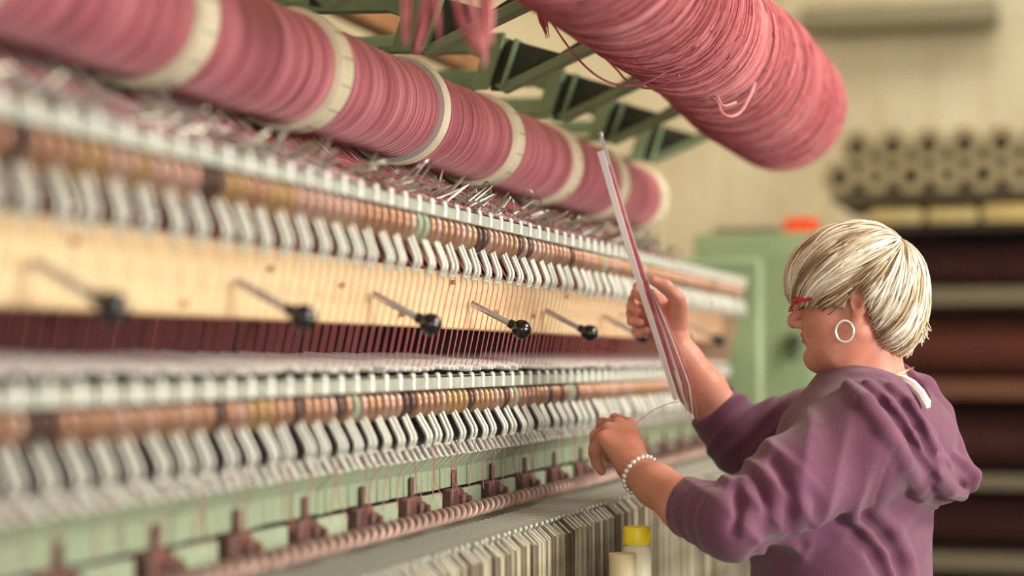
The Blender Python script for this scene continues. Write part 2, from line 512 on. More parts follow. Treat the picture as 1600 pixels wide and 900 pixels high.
for ti, T in enumerate(TIER):
    rg = random.Random(5 + ti)
    seq = []
    cur = 'copper'
    for k in range(NP):
        if rg.random() < .8:
            cur = rg.choices(['copper', 'rose', 'brass', 'brown', 'patina'], [.44, .31, .10, .12, .03])[0]
        y = Y0 + .016 + k * P
        put('ring', RM[cur], (T['rx'] + rg.uniform(-.0006, .0006), y, E + T['rz'] + rg.uniform(-.0006, .0006)),
            '%s ring threaded on the %s rod of the loom' % (word[cur], T['nm']), 'ring', '%s rings on the %s rod' % (word[cur], T['nm']))
        if k % 2 == 0 and k + 1 < NP:
            put('hairpin_hook', HM, (T['rx'], y + P / 2 + rg.uniform(-.0015, .0015), E + T['rz'] + rg.uniform(-.0015, .001)),
                'silver double rod hook in the %s row below the %s rings' % (T['nm'], T['nm']), 'hook', 'silver hooks of the %s row' % T['nm'], rot=(rg.uniform(-.04, .04), rg.uniform(-.05, .05) + (.11 if ti == 0 else 0), rg.uniform(-.05, .05)))

# warp threads, upper run (spool, hooks, down past the board) and lower run
for k in range(NP):
    y = Y0 + .016 + k * P
    j = rnd.uniform(-.003, .003)
    pth = [(-1.02, 0, .3000), (-.898, j, .2275), (-.8895, j, .20), (-.8865, j, .165), (-.866, 0, .128), (-.8655, 0, .112), (-.8885, -j, .004), (-.895, -j, -.012)]
    q = MB().tube(pth if y < 4.5 else pth[1:], .0009, 5)
    q.obj('warp_thread', M['thread'], loc=(0, y + P / 2, E))
    tag(bpy.data.objects[COL.objects[-1].name], 'rose pink warp thread running down past the wooden board', 'thread', 'warp threads past the wooden board')
lt = []
for v in range(5):
    s1 = (-.03, .02, .045, -.01, .06)[v]
    lt.append(MB().tube([(-.8915, 0, -.125), (-.893, s1 * .3, -.150), (-.897, s1 * .6, -.18), (-.893, s1, -.2055)], .0007, 5).mesh('warp_thread', M['thread_dim']))
for k in range((NP - 4) // 2):
    put('warp_thread', lt[rnd.randrange(5)], (0, Y0 + .05 + k * 2 * P + rnd.choice((0, P)), E), 'rose pink thread slanting from the lower hooks to the copper coil', 'thread', 'slanting threads below the lower hooks')

FY = [at(620, 172, 3.0)[1] + .427 * k for k in range(-4, 5)]
q = MB()
for k in range(NP * 3):
    y = Y0 + .01 + k * P / 3
    if y > 4.45: break
    if min(abs(y - v_ - .02) for v_ in FY) < .042: continue
    j = rnd.uniform(-.012, .012)
    z = rnd.uniform(-.003, .004)
    q.tube([(-1.10, y, E + .36 + z), (-1.035, y, E + .3000 + z * .3), (-.95, y + j * .5, E + .266 + z), (-.874, y + j, E + .2285 + z * .3)], .0012, 5, mi=rnd.choices((0, 1, 2), (.5, .25, .25) if y > 2.4 else (.25, .25, .5))[0])
tag(q.obj('yarn_sheet', [M['strand'], M['strand_light'], M['thread_white']]), 'sheet of rose and white yarns running from the spool to the upper bar', 'yarn', kind='stuff')

# wire loops heaped behind the upper bar
for v in range(150):
    y = 1.42 + v * (4.35 - 1.42) / 150 + rnd.uniform(-.02, .02)
    d = Vector((rnd.uniform(.0, .05), rnd.uniform(-.02, .10), rnd.uniform(.012, .04)))
    d = d.normalized() * rnd.uniform(.035, .058)
    wv = d.cross(Vector((rnd.uniform(-.4, .4), rnd.uniform(-.4, .4), 1))).normalized() * rnd.uniform(.006, .009)
    pts = [(-wv), (-wv + d * .82), (-wv * .7 + d * .95), (d * 1.0), (wv * .7 + d * .95), (wv + d * .82), (wv)]
    q = MB().tube(pts, .0015, 6)
    put('wire_loop', q.mesh('wire_loop', M['wire']), (rnd.uniform(-.91, -.874), y, E + rnd.uniform(.231, .244)), 'bent steel wire loop in the heap behind the upper bar', 'wire loop', 'wire loops heaped behind the upper bar')

# polished rods lying above the lower bar
gm = MB().tube([(-1.10, 0, .006), (-.892, 0, -.0125), (-.884, 0, -.0132)], [.0042, .0042, .003], 8).mesh('guide_rod', M['rod_white'])
for k in range(NP):
    put('guide_rod', gm, (rnd.uniform(-.006, .006), Y0 + .02 + k * P + rnd.uniform(-.008, .008), E + rnd.uniform(-.0015, .003)), 'thin polished steel rod lying above the lower slotted bar', 'rod', 'polished rods above the lower bar')

# guide strips with folded noses
sp = [(-.926, -.199), (-.926, -.168), (-.902, -.1455), (-.9045, -.1435), (-.931, -.166), (-.931, -.199)]
sm = MB().prism([(x, z) for x, z in sp], -.0128, .0128, bev=.0008)
o_ = len(sm.v)
sm.prism([(-.9145, -.1270), (-.9030, -.1462), (-.8995, -.1452), (-.9118, -.1250)], -.0068, .0068, mi=1)
sm.v = [(x + .92, y, z) for x, y, z in sm.v]
sm = sm.mesh('guide_strip', [M['green_pale'], M['steel_white']])
for k in range(NP):
    put('guide_strip', sm, (-.92 + rnd.uniform(-.001, .001), Y0 + .016 + k * P, E + rnd.uniform(-.001, .001)), 'folded pale steel strip with bright nose above the clamps', 'strip', 'folded strips below the lower hooks', rot=(0, 0, rnd.uniform(-.03, .03)))
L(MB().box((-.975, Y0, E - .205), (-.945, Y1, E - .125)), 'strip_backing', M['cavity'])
CY = [at(735, 760, 3.0)[1] + .205 * k for k in range(-8, 12)]
for i, y in enumerate(CY):
    if not Y0 + .05 < y < Y1 - .03: continue
    q = MB().box((-.9235, y - .007, E - .2015), (-.9195, y + .005, E - .172), .001)
    q.box((-.945, y - .03, E - .243), (-.915, y + .03, E - .2005), .004)
    q.box((-.922, y + .004, E - .232), (-.906, y + .03, E - .209), .004)
    q.tube([(-.91, y + .017, E - .2205), (-.900, y + .017, E - .2205)], .008, 8)
    L(q, 'clamp', M['clamp'])
    y2 = y + .205
    if y2 < Y1: L(MB().box((-.942, y + .034, E - .238), (-.93, y2 - .034, E - .2055), .002), 'cover_plate', M['green_pale'])
# copper coil
q = MB()
n, pts = 20, []
turns = int((Y1 - Y0 - .04) / .030)
for i in range(turns * n + 1):
    a = 2 * math.pi * i / n
    pts.append((-.879 + .0086 * math.cos(a), Y0 + .02 + .030 * i / n, E - .2300 + .0086 * math.sin(a)))
q.tube(pts, .0043, 8)
tag(q.obj('coil_spring', M['coil']), 'long copper pink coil running along the loom below the clamps', 'coil')
# plate with pins and the slats
YS = 1.75
L(MB().box((-.945, YS, E - .262), (-.774, Y1, E - .2495), .002), 'table_plate', M['plate'])
pm = MB().tube([(-.86, 0, 0), (-.764, 0, -.001)], .0014, 6)
pm.ball((-.762, 0, -.001), .0034, 10, 8)
pm = pm.mesh('pin', M['steel'])
NS = int((Y1 - YS) / P)
for k in range(NS):
    put('pin', pm, (rnd.uniform(-.002, .002), YS + .014 + k * P, E - .2455), 'thin steel pin with rounded tip lying on the grey plate', 'pin', 'pins along the edge of the plate')
def slat(m):
    q = MB().prism([(-.7655, -.2525), (-.7475, -.2695), (-.7475, -.78), (-.757, -.78), (-.757, -.2745), (-.7665, -.2635)], -.0085, .0085, bev=.0006)
    q.prism([(-.7655, -.2515), (-.7468, -.2690), (-.7460, -.2682), (-.7648, -.2508)], -.0030, .0030, mi=1)
    q.v = [(x + .757, y, z) for x, y, z in q.v]
    return q.mesh('slat', [m, M['steel_white']])
SM = [slat(M[k]) for k in ('slat_cream', 'slat_grey', 'slat_dark')]
SW = ('pale limed', 'grey', 'tarnished brown')
for k in range(NS):
    v = rnd.choices((0, 1, 2), (.45, .35, .2))[0]
    put('slat', SM[v], (-.757 + rnd.uniform(-.0015, .002), YS + .014 + k * P, E + rnd.uniform(-.002, .002)), '%s upright steel slat with bright slanted top below the plate' % SW[v], 'slat', '%s slats at the front of the loom' % SW[v], rot=(0, 0, rnd.uniform(-.05, .05)))
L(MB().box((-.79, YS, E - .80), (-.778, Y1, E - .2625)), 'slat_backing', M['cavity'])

# ball levers
kb = at(818, 508, 3.0)
lv = None
kw = ['before the near end', 'nearest the camera and strongly blurred', 'second from the near end', 'third from the near end', 'in sharp focus at mid length', 'next beyond the sharp one', 'close to the raised hand', 'beyond the raised hand', 'at the far end of the board']
for i in range(-4, 5):
    y = kb[1] + .447 * i
    if not Y0 < y < Y1: continue
    lab = 'black ball lever on the wooden board, ' + kw[i + 4]
    loc = (-.902, y, E + .098)
    if lv is None:
        lv = thing('ball_lever', loc, lab, 'lever', 'ball levers on the wooden board')
        base = np.array((-.8985, y, E + .0885))
        tip = np.array((-.822, y, E + .0500))
        dr = (tip - base) / np.linalg.norm(tip - base)
        MB().tube([base, base + dr * .003, tip - dr * .012], [.0052, .0048, .0048], 14).obj('lever_rod', M['lever_steel'], lv)
        MB().tube([tip - dr * .016, tip - dr * .006], [.007, .0075], 14).obj('collar', M['black'], lv)
        MB().ball(tip + dr * .006, .0153, 24, 16).obj('knob', M['black'], lv)
    else:
        copy_thing(lv, loc, lab)

# ------------------------------------------------------------------ lower spool
sc_ = at(620, 172, 3.0)
sx, sz = sc_[0], sc_[2]
fy = FY
spool = thing('yarn_spool', (sx, fy[0], sz), 'long horizontal spool of rose yarn divided by cream flanges', 'spool')
for i in range(len(fy) - 1):
    a, b = fy[i] + (.0125 if i == 4 else .0225), fy[i + 1] - (.0125 if i + 1 == 4 else .0225)
    n_ = 46
    pr = []
    ph = i * 1.7
    for j in range(n_ + 1):
        t = j / n_
        pr.append((a + (b - a) * t, .0755 + .0008 * math.sin(t * 37 + ph) + .001 * math.sin(t * 9 + ph) - .003 * (1 if j in (0, n_) else 0)))
    MB().lathe(pr, (sx, 0, sz), n=72).obj('winding', M['yarn'], spool, angle=180)
for y in fy:
    if abs(y - sc_[1]) > .01:
        q = MB().lathe([(-.022, .045), (-.022, .081), (-.020, .0835), (.020, .0835), (.022, .081), (.022, .045)], (sx, y, sz), n=72, closed=True)
        for kk in range(14):
            a_ = 2 * math.pi * kk / 14 + y
            q.tube([(sx + .0836 * math.cos(a_), y - .019, sz + .0836 * math.sin(a_)), (sx + .0836 * math.cos(a_), y + .019, sz + .0836 * math.sin(a_))], .0009, 4, mi=1)
        q.obj('flange', [M['flange'], M['card']], spool)
        continue
    q = MB().lathe([(-.0115, .045), (-.0115, .083), (-.009, .0865), (-.0055, .0865), (-.004, .083), (.004, .083), (.0055, .0865), (.009, .0865), (.0115, .083), (.0115, .045)], (sx, y, sz), n=72, closed=True)
    q.lathe([(-.0126, .074), (-.0126, .0825), (-.0118, .0825), (-.0118, .074)], (sx, y, sz), n=72, closed=True, mi=1)
    q.obj('flange', [M['flange'], M['flange_edge']], spool)
MB().tube([(sx, fy[0] - .05, sz), (sx, fy[-1] + .06, sz)], .02, 16).obj('axle', M['steel_dull'], spool)

# ------------------------------------------------------------------ cast brackets
def bracket(y):
    q = MB()
    xb, zb = sx, sz
    t0, t1 = y - .011, y + .011
    def rel(p): return [(xb + a, zb + c) for a, c in p]
    # web of the arm that rises to the upper roller, its shade painted dark
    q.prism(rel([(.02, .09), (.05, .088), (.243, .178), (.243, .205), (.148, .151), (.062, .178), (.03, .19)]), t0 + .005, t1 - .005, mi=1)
    # green lower flange of the arm
    q.prism(rel([(.03, .098), (.045, .084), (.248, .168), (.242, .186), (.05, .103)]), y - .016, y + .016, mi=0, bev=.002)
    # post beside it with flanges
    q.prism(rel([(-.012, .09), (.02, .09), (.045, .16), (.052, .19), (.018, .19), (.012, .16)]), y - .024, y - .012, mi=0, bev=.002)
    q.prism(rel([(.043, .092), (.048, .092), (.074, .172), (.076, .178), (.071, .178), (.069, .172)]), y - .028, y + .028, mi=0, bev=.002)
    # back limb, upper and lower cross members around the rounded window
    q.prism(rel([(-.34, .02), (-.30, .02), (-.27, .2), (-.31, .2)]), t0, t1, mi=0, bev=.002)
    q.prism(rel([(-.31, .075), (-.02, .088), (.0, .1), (-.02, .104), (-.30, .105)]), t0, t1, mi=0, bev=.002)
    q.prism(rel([(-.30, .168), (-.02, .158), (.0, .150), (.012, .138), (.055, .178), (.03, .19), (-.3, .20)]), t0, t1, mi=0, bev=.002)
    # saddle under the spool
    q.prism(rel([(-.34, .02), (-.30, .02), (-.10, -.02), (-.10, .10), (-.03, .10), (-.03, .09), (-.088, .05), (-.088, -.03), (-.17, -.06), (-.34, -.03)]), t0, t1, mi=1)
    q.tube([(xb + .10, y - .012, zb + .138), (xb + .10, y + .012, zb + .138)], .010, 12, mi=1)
    return q
for y in [v + .02 for v in fy]:
    if y > 1.2: L(bracket(y), 'bracket', [M['green_cast'], M['green_shade']], smooth=False)
L(MB().box((sx - .40, fy[0], sz - .06), (sx - .335, Y1, sz + .03), .006), 'rear_rail', M['green_cast'])
L(MB().box((-1.5, Y0, E - .31), (-1.36, Y1, sz - .059)), 'rear_web', M['green_shade'])
L(MB().box((sx - .62, fy[0], sz + .40), (sx - .56, Y1, sz + .48), .006), 'timber_rail', M['timber'])
for y in (Y0 + .2, 3.2, Y1 - .2):
    L(MB().box((sx - .60, y - .03, E - .31), (sx - .565, y + .03, sz + .401)), 'rail_post', M['green_shade'])

# ------------------------------------------------------------------ upper roller
uc = at(1064, 27, 3.15)
ue = at(1225, 170, 4.3)
ux, uz = (uc[0] + ue[0]) / 2, (uc[2] + ue[2]) / 2
UR = .1375
ua, ub = 1.0, ue[1]
roller = thing('yarn_roller', (ux, ub, uz), 'thick roller wound with loose rose yarn above the loom', 'roller')
pr = []
nn = 150
rg = random.Random(3)
def rr_(y):                                       # the yarn is piled thicker towards the far end
    t = min(1, max(0, (y - 3.25) / .55))
    return UR * (.86 + .14 * t * t * (3 - 2 * t))
for j in range(nn + 1):
    t = j / nn
    r = rr_(ua + (ub - ua) * t) + .003 * math.sin(t * 31) + .002 * math.sin(t * 67 + 1)
    e_ = (1 - t) * (ub - ua)
    if e_ < .05: r *= math.sqrt(max(0, 1 - (1 - e_ / .05) ** 2)) * .28 + .72
    pr.append((ua + (ub - ua) * t, r))
MB().lathe(pr, (ux, 0, uz), n=80).obj('winding', M['yarn_big'], roller, angle=180)
MB().tube([(ux, ua - .1, uz), (ux, ub + .12, uz)], .03, 20).obj('axle', M['steel_dull'], roller)
q = MB()
for k in range(650):                               # yarn laid round the roller, each turn a little askew
    y = ua + .5 + (ub - ua - .53) * rg.random() ** 1.0
    tl = rg.gauss(0, .10) + (.16 if rg.random() < .25 else 0)
    a0 = rg.uniform(0, 6.28)
    sp_ = rg.uniform(1.2, 6.2)
    npt = max(8, int(sp_ * 6))
    pts = []
    r0 = .0036 + rg.uniform(-.002, .0025)
    for i in range(npt + 1):
        a = a0 + sp_ * i / npt
        yy = y + UR * tl * math.sin(a + a0 * 3)
        yy = min(max(yy, ua + .05), ub - .02)
        fl = rr_(yy) + (0 if 0 < i < npt else -.006)
        pts.append((ux + (r0 + fl) * math.cos(a), yy, uz + (r0 + fl) * math.sin(a)))
    q.tube(pts, rg.uniform(.0009, .0017), 5, mi=rg.choice((0, 0, 1, 2, 2)))
q.obj('yarn_turns', [M['strand'], M['strand_light'], M['strand_dark']], roller)
def loose(pix, r, mm='strand', nm='loose_loop'):
    p = [at(v[0], v[1], v[2] * 1.04) for v in pix]
    out = []
    for i in range(len(p) - 1):                    # Catmull-Rom
        p0, p1, p2, p3 = p[max(i - 1, 0)], p[i], p[i + 1], p[min(i + 2, len(p) - 1)]
        for s_ in range(8):
            t = s_ / 8
            out.append(.5 * ((2 * p1) + (-p0 + p2) * t + (2 * p0 - 5 * p1 + 4 * p2 - p3) * t * t + (-p0 + 3 * p1 - 3 * p2 + p3) * t ** 3))
    out.append(p[-1])
    return MB().tube(out, r, 6).obj(nm, M[mm], roller)
loose([(858, 28, 2.92), (880, 62, 2.9), (905, 94, 2.88), (935, 120, 2.87), (968, 133, 2.86), (1005, 130, 2.84), (1040, 112, 2.82), (1068, 92, 2.81), (1092, 60, 2.84)], .0018)
loose([(950, 95, 3.0), (965, 110, 2.97), (980, 126, 2.94), (1010, 138, 2.90), (1035, 132, 2.86), (1062, 118, 2.84)], .0018)
loose([(1080, 148, 3.2), (1100, 155, 3.15), (1120, 158, 3.1), (1128, 176, 3.08), (1142, 182, 3.08), (1158, 174, 3.1), (1172, 150, 3.13), (1180, 130, 3.18)], .0025, 'strand_light')
loose([(1075, 140, 3.15), (1095, 160, 3.12), (1118, 150, 3.08), (1130, 165, 3.07), (1150, 160, 3.09)], .002, 'strand_light')
# hanks of yarn ends hanging below the near part of the roller
for hk, (px, w_, y1_, dx) in enumerate(((634, 12, 70, 0), (672, 16, 95, -22), (680, 12, 66, 6), (706, 11, 88, 40), (730, 9, 100, 30), (754, 12, 104, 2), (764, 12, 72, 2), (845, 14, 58, 10))):
    q = MB()
    Zt = 2.22 if px < 800 else 2.9
    for s_ in range(13):
        u = rg.uniform(-1, 1)
        z_ = Zt + rg.uniform(-.03, .03)
        e = rg.uniform(.75, 1.05)
        pp = [at(px + u * w_ * .55 - 4, -110 if px < 800 else 5, z_), at(px + u * w_ * .5, -30 if px < 800 else 18, z_), at(px + u * w_ * .45 + dx * .4, -30 + (y1_ + 30) * .6 * e if px < 800 else 36, z_), at(px + u * w_ * .25 + dx, y1_ * e, z_)]
        q.tube(pp, [.0014, .0015, .0014, .0005], 5, mi=rg.choice((0, 1)))
    q.obj('yarn_hank', [M['strand'], M['strand_light']], roller)

# ------------------------------------------------------------------ bottles on a ledge of the loom
bp = at(995, 860, 2.95)
zl = bp[2] - .135
L(MB().box((-.745, bp[1] - .16, zl - .02), (bp[0] + .07, bp[1] + .16, zl), .003), 'bottle_ledge', M['steel_dull'])
L(MB().box((-.745, bp[1] - .01, zl - .16), (-.735, bp[1] + .01, zl - .02)), 'ledge_bracket', M['steel_dull'])
bt = thing('plastic_bottle', (bp[0], bp[1], zl), 'milky plastic bottle with bright yellow cap in front of the slats', 'bottle')
zc = at(995, 853, 2.95)[2]
zt2 = at(995, 822, 2.95)[2]
MB().lathe([(zl + .001, .018), (zl + .004, .0228), (zc - .004, .0222), (zc, .019), (zc + .004, .0165), (zc + .012, .0165)], (bp[0], bp[1], 0), 'Z', 32).obj('bottle_body', M['bottle'], bt)
MB().lathe([(zc + .003, .0165), (zc + .003, .0208), (zc + .006, .0214), (zt2 - .004, .0208), (zt2 - .001, .0195), (zt2, .016), (zt2, .0005)], (bp[0], bp[1], 0), 'Z', 40).obj('cap', M['yellow_cap'], bt)
b2 = at(976, 880, 2.90)
zt3 = at(976, 864, 2.90)[2]
b2[0] -= .002
b2[1] = bp[1] - .06
bt2 = thing('plastic_tub', (b2[0], b2[1], zl), 'short cream plastic tub without cap beside the yellow capped bottle', 'tub')
MB().lathe([(zl + .001, .017), (zl + .003, .0195), (zt3 - .004, .0205), (zt3 - .003, .0205)], (b2[0], b2[1], 0), 'Z', 32).obj('tub_body', M['bottle2'], bt2)
MB().lathe([(zt3 - .003, .0005), (zt3 - .003, .0212), (zt3 - .001, .0212), (zt3, .0203), (zt3, .0005)], (b2[0], b2[1], 0), 'Z', 32).obj('lid', M['bottle2'], bt2)
# ------------------------------------------------------------------ person: implicit surfaces in the camera-aligned frame (right, up, depth)
class SDF:
    def __init__(s, lo, hi, h):
        s.lo, s.h = np.array(lo, float), h
        s.n = np.ceil((np.array(hi) - s.lo) / h).astype(int) + 1
        s.D = np.full(s.n, .5, np.float32)
        s.ax = [(s.lo[i] + h * np.arange(s.n[i])).astype(np.float32) for i in range(3)]

    def sub(s, lo, hi):
        i0 = np.clip(np.floor((np.array(lo) - s.lo) / s.h).astype(int), 0, s.n)
        i1 = np.clip(np.ceil((np.array(hi) - s.lo) / s.h).astype(int) + 1, 0, s.n)
        sl = tuple(slice(a, b) for a, b in zip(i0, i1))
        X = [s.ax[0][sl[0]][:, None, None], s.ax[1][sl[1]][None, :, None], s.ax[2][sl[2]][None, None, :]]
        return sl, X

    def put(s, lo, hi, fn, k=.01, op='u'):
        m = k + .012
        sl, X = s.sub(np.array(lo) - m, np.array(hi) + m)
        if min(x.stop - x.start for x in sl) <= 0: return
        d = fn(X).astype(np.float32)
        A = s.D[sl]
        if op == 'u':
            hh = np.maximum(k - np.abs(A - d), 0) / k
            s.D[sl] = np.minimum(A, d) - hh * hh * k * .25
        elif op == 's':
            d = -d
            hh = np.maximum(k - np.abs(A - d), 0) / k
            s.D[sl] = np.maximum(A, d) + hh * hh * k * .25

    def cone(s, p, q, r0, r1, k=.01, op='u', clip=None, squash=None):
        p, q = np.array(p, float), np.array(q, float)
        R = max(r0, r1) * (1 if squash is None else 1 / squash[1])
        def fn(X):
            ba = q - p
            w = [X[i] - p[i] for i in range(3)]
            t = np.clip((w[0] * ba[0] + w[1] * ba[1] + w[2] * ba[2]) / max(ba.dot(ba), 1e-12), 0, 1)
            e = [w[i] - ba[i] * t for i in range(3)]
            if squash is None:
                d = np.sqrt(e[0] ** 2 + e[1] ** 2 + e[2] ** 2)
            else:
                ax, f = squash                        # compress distances along ax by f (<1 widens the shape that way)
                c = e[0] * ax[0] + e[1] * ax[1] + e[2] * ax[2]
                d = np.sqrt(np.maximum(e[0] ** 2 + e[1] ** 2 + e[2] ** 2 - c * c * (1 - f * f), 0))
            d = d - (r0 + (r1 - r0) * t)
            if clip is not None:
                c0, n0 = clip
                d = np.maximum(d, sum((X[i] - c0[i]) * n0[i] for i in range(3)))
            return d
        s.put(np.minimum(p, q) - R, np.maximum(p, q) + R, fn, k, op)

    def chain(s, pts, rs, k=.01, op='u', **kw):
        for i in range(len(pts) - 1):
            s.cone(pts[i], pts[i + 1], rs[i], rs[i + 1], k, op, **kw)

    def ell(s, c, r, ax, k=.01, op='u'):
        c = np.array(c, float)
        R = max(r)
        def fn(X):
            w = [X[i] - c[i] for i in range(3)]
            l = [sum(w[i] * a[i] for i in range(3)) for a in ax]
            k0 = np.sqrt(sum((l[i] / r[i]) ** 2 for i in range(3)))
            k1 = np.sqrt(sum((l[i] / r[i] ** 2) ** 2 for i in range(3))) + 1e-9
            return k0 * (k0 - 1) / k1
        s.put(c - R, c + R, fn, k, op)

    def mesh(s):
        D = s.D
        I = D < 0
        nx, ny, nz = D.shape
        def sh(a, o): return a[o[0]:nx - 1 + o[0], o[1]:ny - 1 + o[1], o[2]:nz - 1 + o[2]]
        cor = [(i, j, k) for i in (0, 1) for j in (0, 1) for k in (0, 1)]
        any_ = np.zeros((nx - 1, ny - 1, nz - 1), bool)
        all_ = np.ones((nx - 1, ny - 1, nz - 1), bool)
        for o in cor:
            any_ |= sh(I, o)
            all_ &= sh(I, o)
        mk = any_ & ~all_
        idx = np.argwhere(mk)
        vid = np.full(mk.shape, -1, np.int32)
        vid[mk] = np.arange(len(idx))
        acc = np.zeros((len(idx), 3))
        cnt = np.zeros(len(idx))
        for a in cor:
            for d in range(3):
                if a[d]: continue
                b = list(a)
                b[d] = 1
                va = D[idx[:, 0] + a[0], idx[:, 1] + a[1], idx[:, 2] + a[2]].astype(float)
                vb = D[idx[:, 0] + b[0], idx[:, 1] + b[1], idx[:, 2] + b[2]].astype(float)
                x = (va < 0) != (vb < 0)
                t = np.where(x, va / np.where(x, va - vb, 1), 0)
                p = np.array(a, float)[None, :] + np.zeros((len(idx), 1))
                p[:, d] = t
                acc += p * x[:, None]
                cnt += x
        V = s.lo + (idx + acc / cnt[:, None]) * s.h
        F = []
        for d in range(3):
            u, v = (d + 1) % 3, (d + 2) % 3
            sl0 = [slice(None)] * 3
            sl1 = [slice(None)] * 3
            sl0[d] = slice(0, -1)
            sl1[d] = slice(1, None)
            a, b = I[tuple(sl0)], I[tuple(sl1)]
            e = np.argwhere(a != b)
            e = e[(e[:, u] > 0) & (e[:, v] > 0) & (e[:, u] < D.shape[u] - 1) & (e[:, v] < D.shape[v] - 1)]
            if not len(e): continue
            s0 = a[e[:, 0], e[:, 1], e[:, 2]]
            def g(du, dv):
                c = e.copy()
                c[:, u] += du
                c[:, v] += dv
                return vid[c[:, 0], c[:, 1], c[:, 2]]
            q = np.stack([g(-1, -1), g(0, -1), g(0, 0), g(-1, 0)], 1)
            q[~s0] = q[~s0][:, ::-1]
            F.append(q)
        return V, np.concatenate(F)


def cw(q):
    q = np.asarray(q, float)
    return CAM + q[..., 0:1] * RT + q[..., 1:2] * UP + q[..., 2:3] * FW


def sdf_obj(s, name, mats, parent, mfun=None, post=None):
    V, F = s.mesh()
    if post is not None: V = post(V)
    # the (right, up, depth) frame is left-handed, so the faces turn over on the way to the world
    Wd = cw(V)
    F = F[:, ::-1]
    me = bpy.data.meshes.new(name)
    me.from_pydata(Wd.tolist(), [], F.tolist())
    for m in (mats if isinstance(mats, (list, tuple)) else [mats]): me.materials.append(m)
    if mfun is not None:
        c = V[F].mean(1)
        me.polygons.foreach_set('material_index', mfun(c).astype(np.int32).tolist())
    me.polygons.foreach_set('use_smooth', [True] * len(F))
    me.update()
    o = bpy.data.objects.new(name, me)
    COL.objects.link(o)
    o.parent = parent
    o.matrix_parent_inverse = Matrix.Translation(-Vector(parent.location))
    return o


def skin_mat(name, a, b, rough=.5):
    m = mat(name, a, rough, rgb2=b, nscale=16, bump=.12, bscale=420, sss=.12, lo=.3, hi=.7)
    return m
M['skin'] = skin_mat('skin', (219, 157, 136), (201, 128, 108))
M['lips'] = skin_mat('lips', (176, 96, 92), (164, 84, 82), .4)
M['hoodie'] = mat('mauve sweatshirt', (112, 65, 94), .9, rgb2=(99, 55, 81), nscale=9, bump=.6, bscale=420, sheen=.22)
M['rib'] = mat('mauve ribbing', (116, 66, 92), .9, bump=.5, bscale=500, sheen=.3)
M['trouser'] = mat('dark denim', (48, 54, 72), .85, rgb2=(38, 42, 58), nscale=60, bump=.3, bscale=500)
M['shoe'] = mat('black shoe', (28, 28, 30), .5)
M['hair'] = mat('blond hair base', (190, 170, 136), .55, rgb2=(166, 144, 110), nscale=30)
M['hair_light'] = mat('platinum hair', (240, 234, 222), .36, rgb2=(226, 214, 194), nscale=40)
M['hair_mid'] = mat('blond hair', (208, 192, 164), .4, rgb2=(190, 170, 138), nscale=40)
M['hair_dark'] = mat('honey hair', (150, 126, 98), .45)
M['silver'] = mat('silver jewellery', (240, 238, 232), .2, .55)
M['gold'] = mat('fine gold', (226, 190, 120), .25, .8)
M['glasses'] = mat('raspberry glasses frame', (196, 30, 58), .3)
M['lash'] = mat('dark lashes', (48, 34, 28), .7)
M['cord'] = mat('white hood cord', (236, 230, 222), .8, bump=.4, bscale=300)

H0 = cq(1335, 465, 3.04)
AL = math.radians(12)
fv = np.array((-math.cos(AL), 0, math.sin(AL)))
lv_ = np.array((-math.sin(AL), 0, -math.cos(AL)))
uv = np.array((0, 1.0, 0))
AX = (fv, lv_, uv)
def hd(f, l, u): return H0 + f * fv + l * lv_ + u * uv

# joints (pixel, pixel, depth)
SL, EL, CL, WL = cq(1345, 695, 2.89), cq(1145, 815, 2.80), cq(1071, 790, 2.87), cq(996, 738, 3.00)
SR, ER, CR, WR = cq(1365, 655, 3.22), cq(1160, 690, 3.30), cq(1114, 634, 3.29), cq(1052, 540, 3.28)
NB = cq(1358, 625, 3.05)

fp = thing('person', at(1330, 900, 3.05) * np.array((1, 1, 0)), 'woman with short blond hair in mauve hoodie threading the loom, arms raised', 'person')

# ---- skin
B = SDF(cq(900, 860, 3.1) * np.array((1, 1, 0)) + np.array((0, -.05, 2.68)), np.array((.70, .16, 3.46)), .0021)
B.ell(hd(-.006, 0, .03), (.096, .072, .088), AX, .01)
B.ell(hd(.024, 0, -.034), (.058, .060, .082), AX, .02)
B.cone(hd(.078, -.03, .006), hd(.078, .03, .006), .012, .012, .02)
for s_ in (-1, 1):
    B.ell(hd(.044, s_ * .035, -.038), (.028, .026, .026), AX, .02)
    B.chain([hd(.056, s_ * .016, -.096), hd(.028, s_ * .044, -.084), hd(-.008, s_ * .058, -.052)], (.016, .018, .02), .03)
B.chain([hd(.080, 0, .000), hd(.0825, 0, -.014), hd(.0955, 0, -.034), hd(.0960, 0, -.0400)], (.009, .0062, .0078, .0092), .007)
for s_ in (-1, 1):
    B.ell(hd(.0855, s_ * .0115, -.0425), (.010, .0065, .0075), AX, .006)
B.ell(hd(.0555, 0, -.061), (.0215, .028, .022), AX, .012)
B.cone(hd(.0765, -.013, -.0595), hd(.0765, .013, -.0595), .0062, .0062, .006)
B.cone(hd(.0745, -.012, -.0695), hd(.0745, .012, -.0695), .0066, .0066, .006)
for s_ in (-1, 1):
    B.cone(hd(.0765, s_ * .010, -.0600), hd(.067, s_ * .024, -.0635), .0058, .004, .006)
    B.cone(hd(.0745, s_ * .009, -.0695), hd(.066, s_ * .022, -.0655), .006, .004, .006)
B.chain([hd(.062, -.028, -.0655), hd(.080, -.012, -.0645), hd(.084, 0, -.0645), hd(.080, .012, -.0645), hd(.062, .028, -.0655)], (.0016, .0024, .0026, .0024, .0016), .003, 's')
B.ell(hd(.0590, 0, -.096), (.0175, .022, .0155), AX, .012)
B.cone(hd(.082, -.02, -.0795), hd(.082, .02, -.0795), .0055, .0055, .008, 's')
B.ell(hd(.022, 0, -.101), (.036, .034, .016), AX, .022)
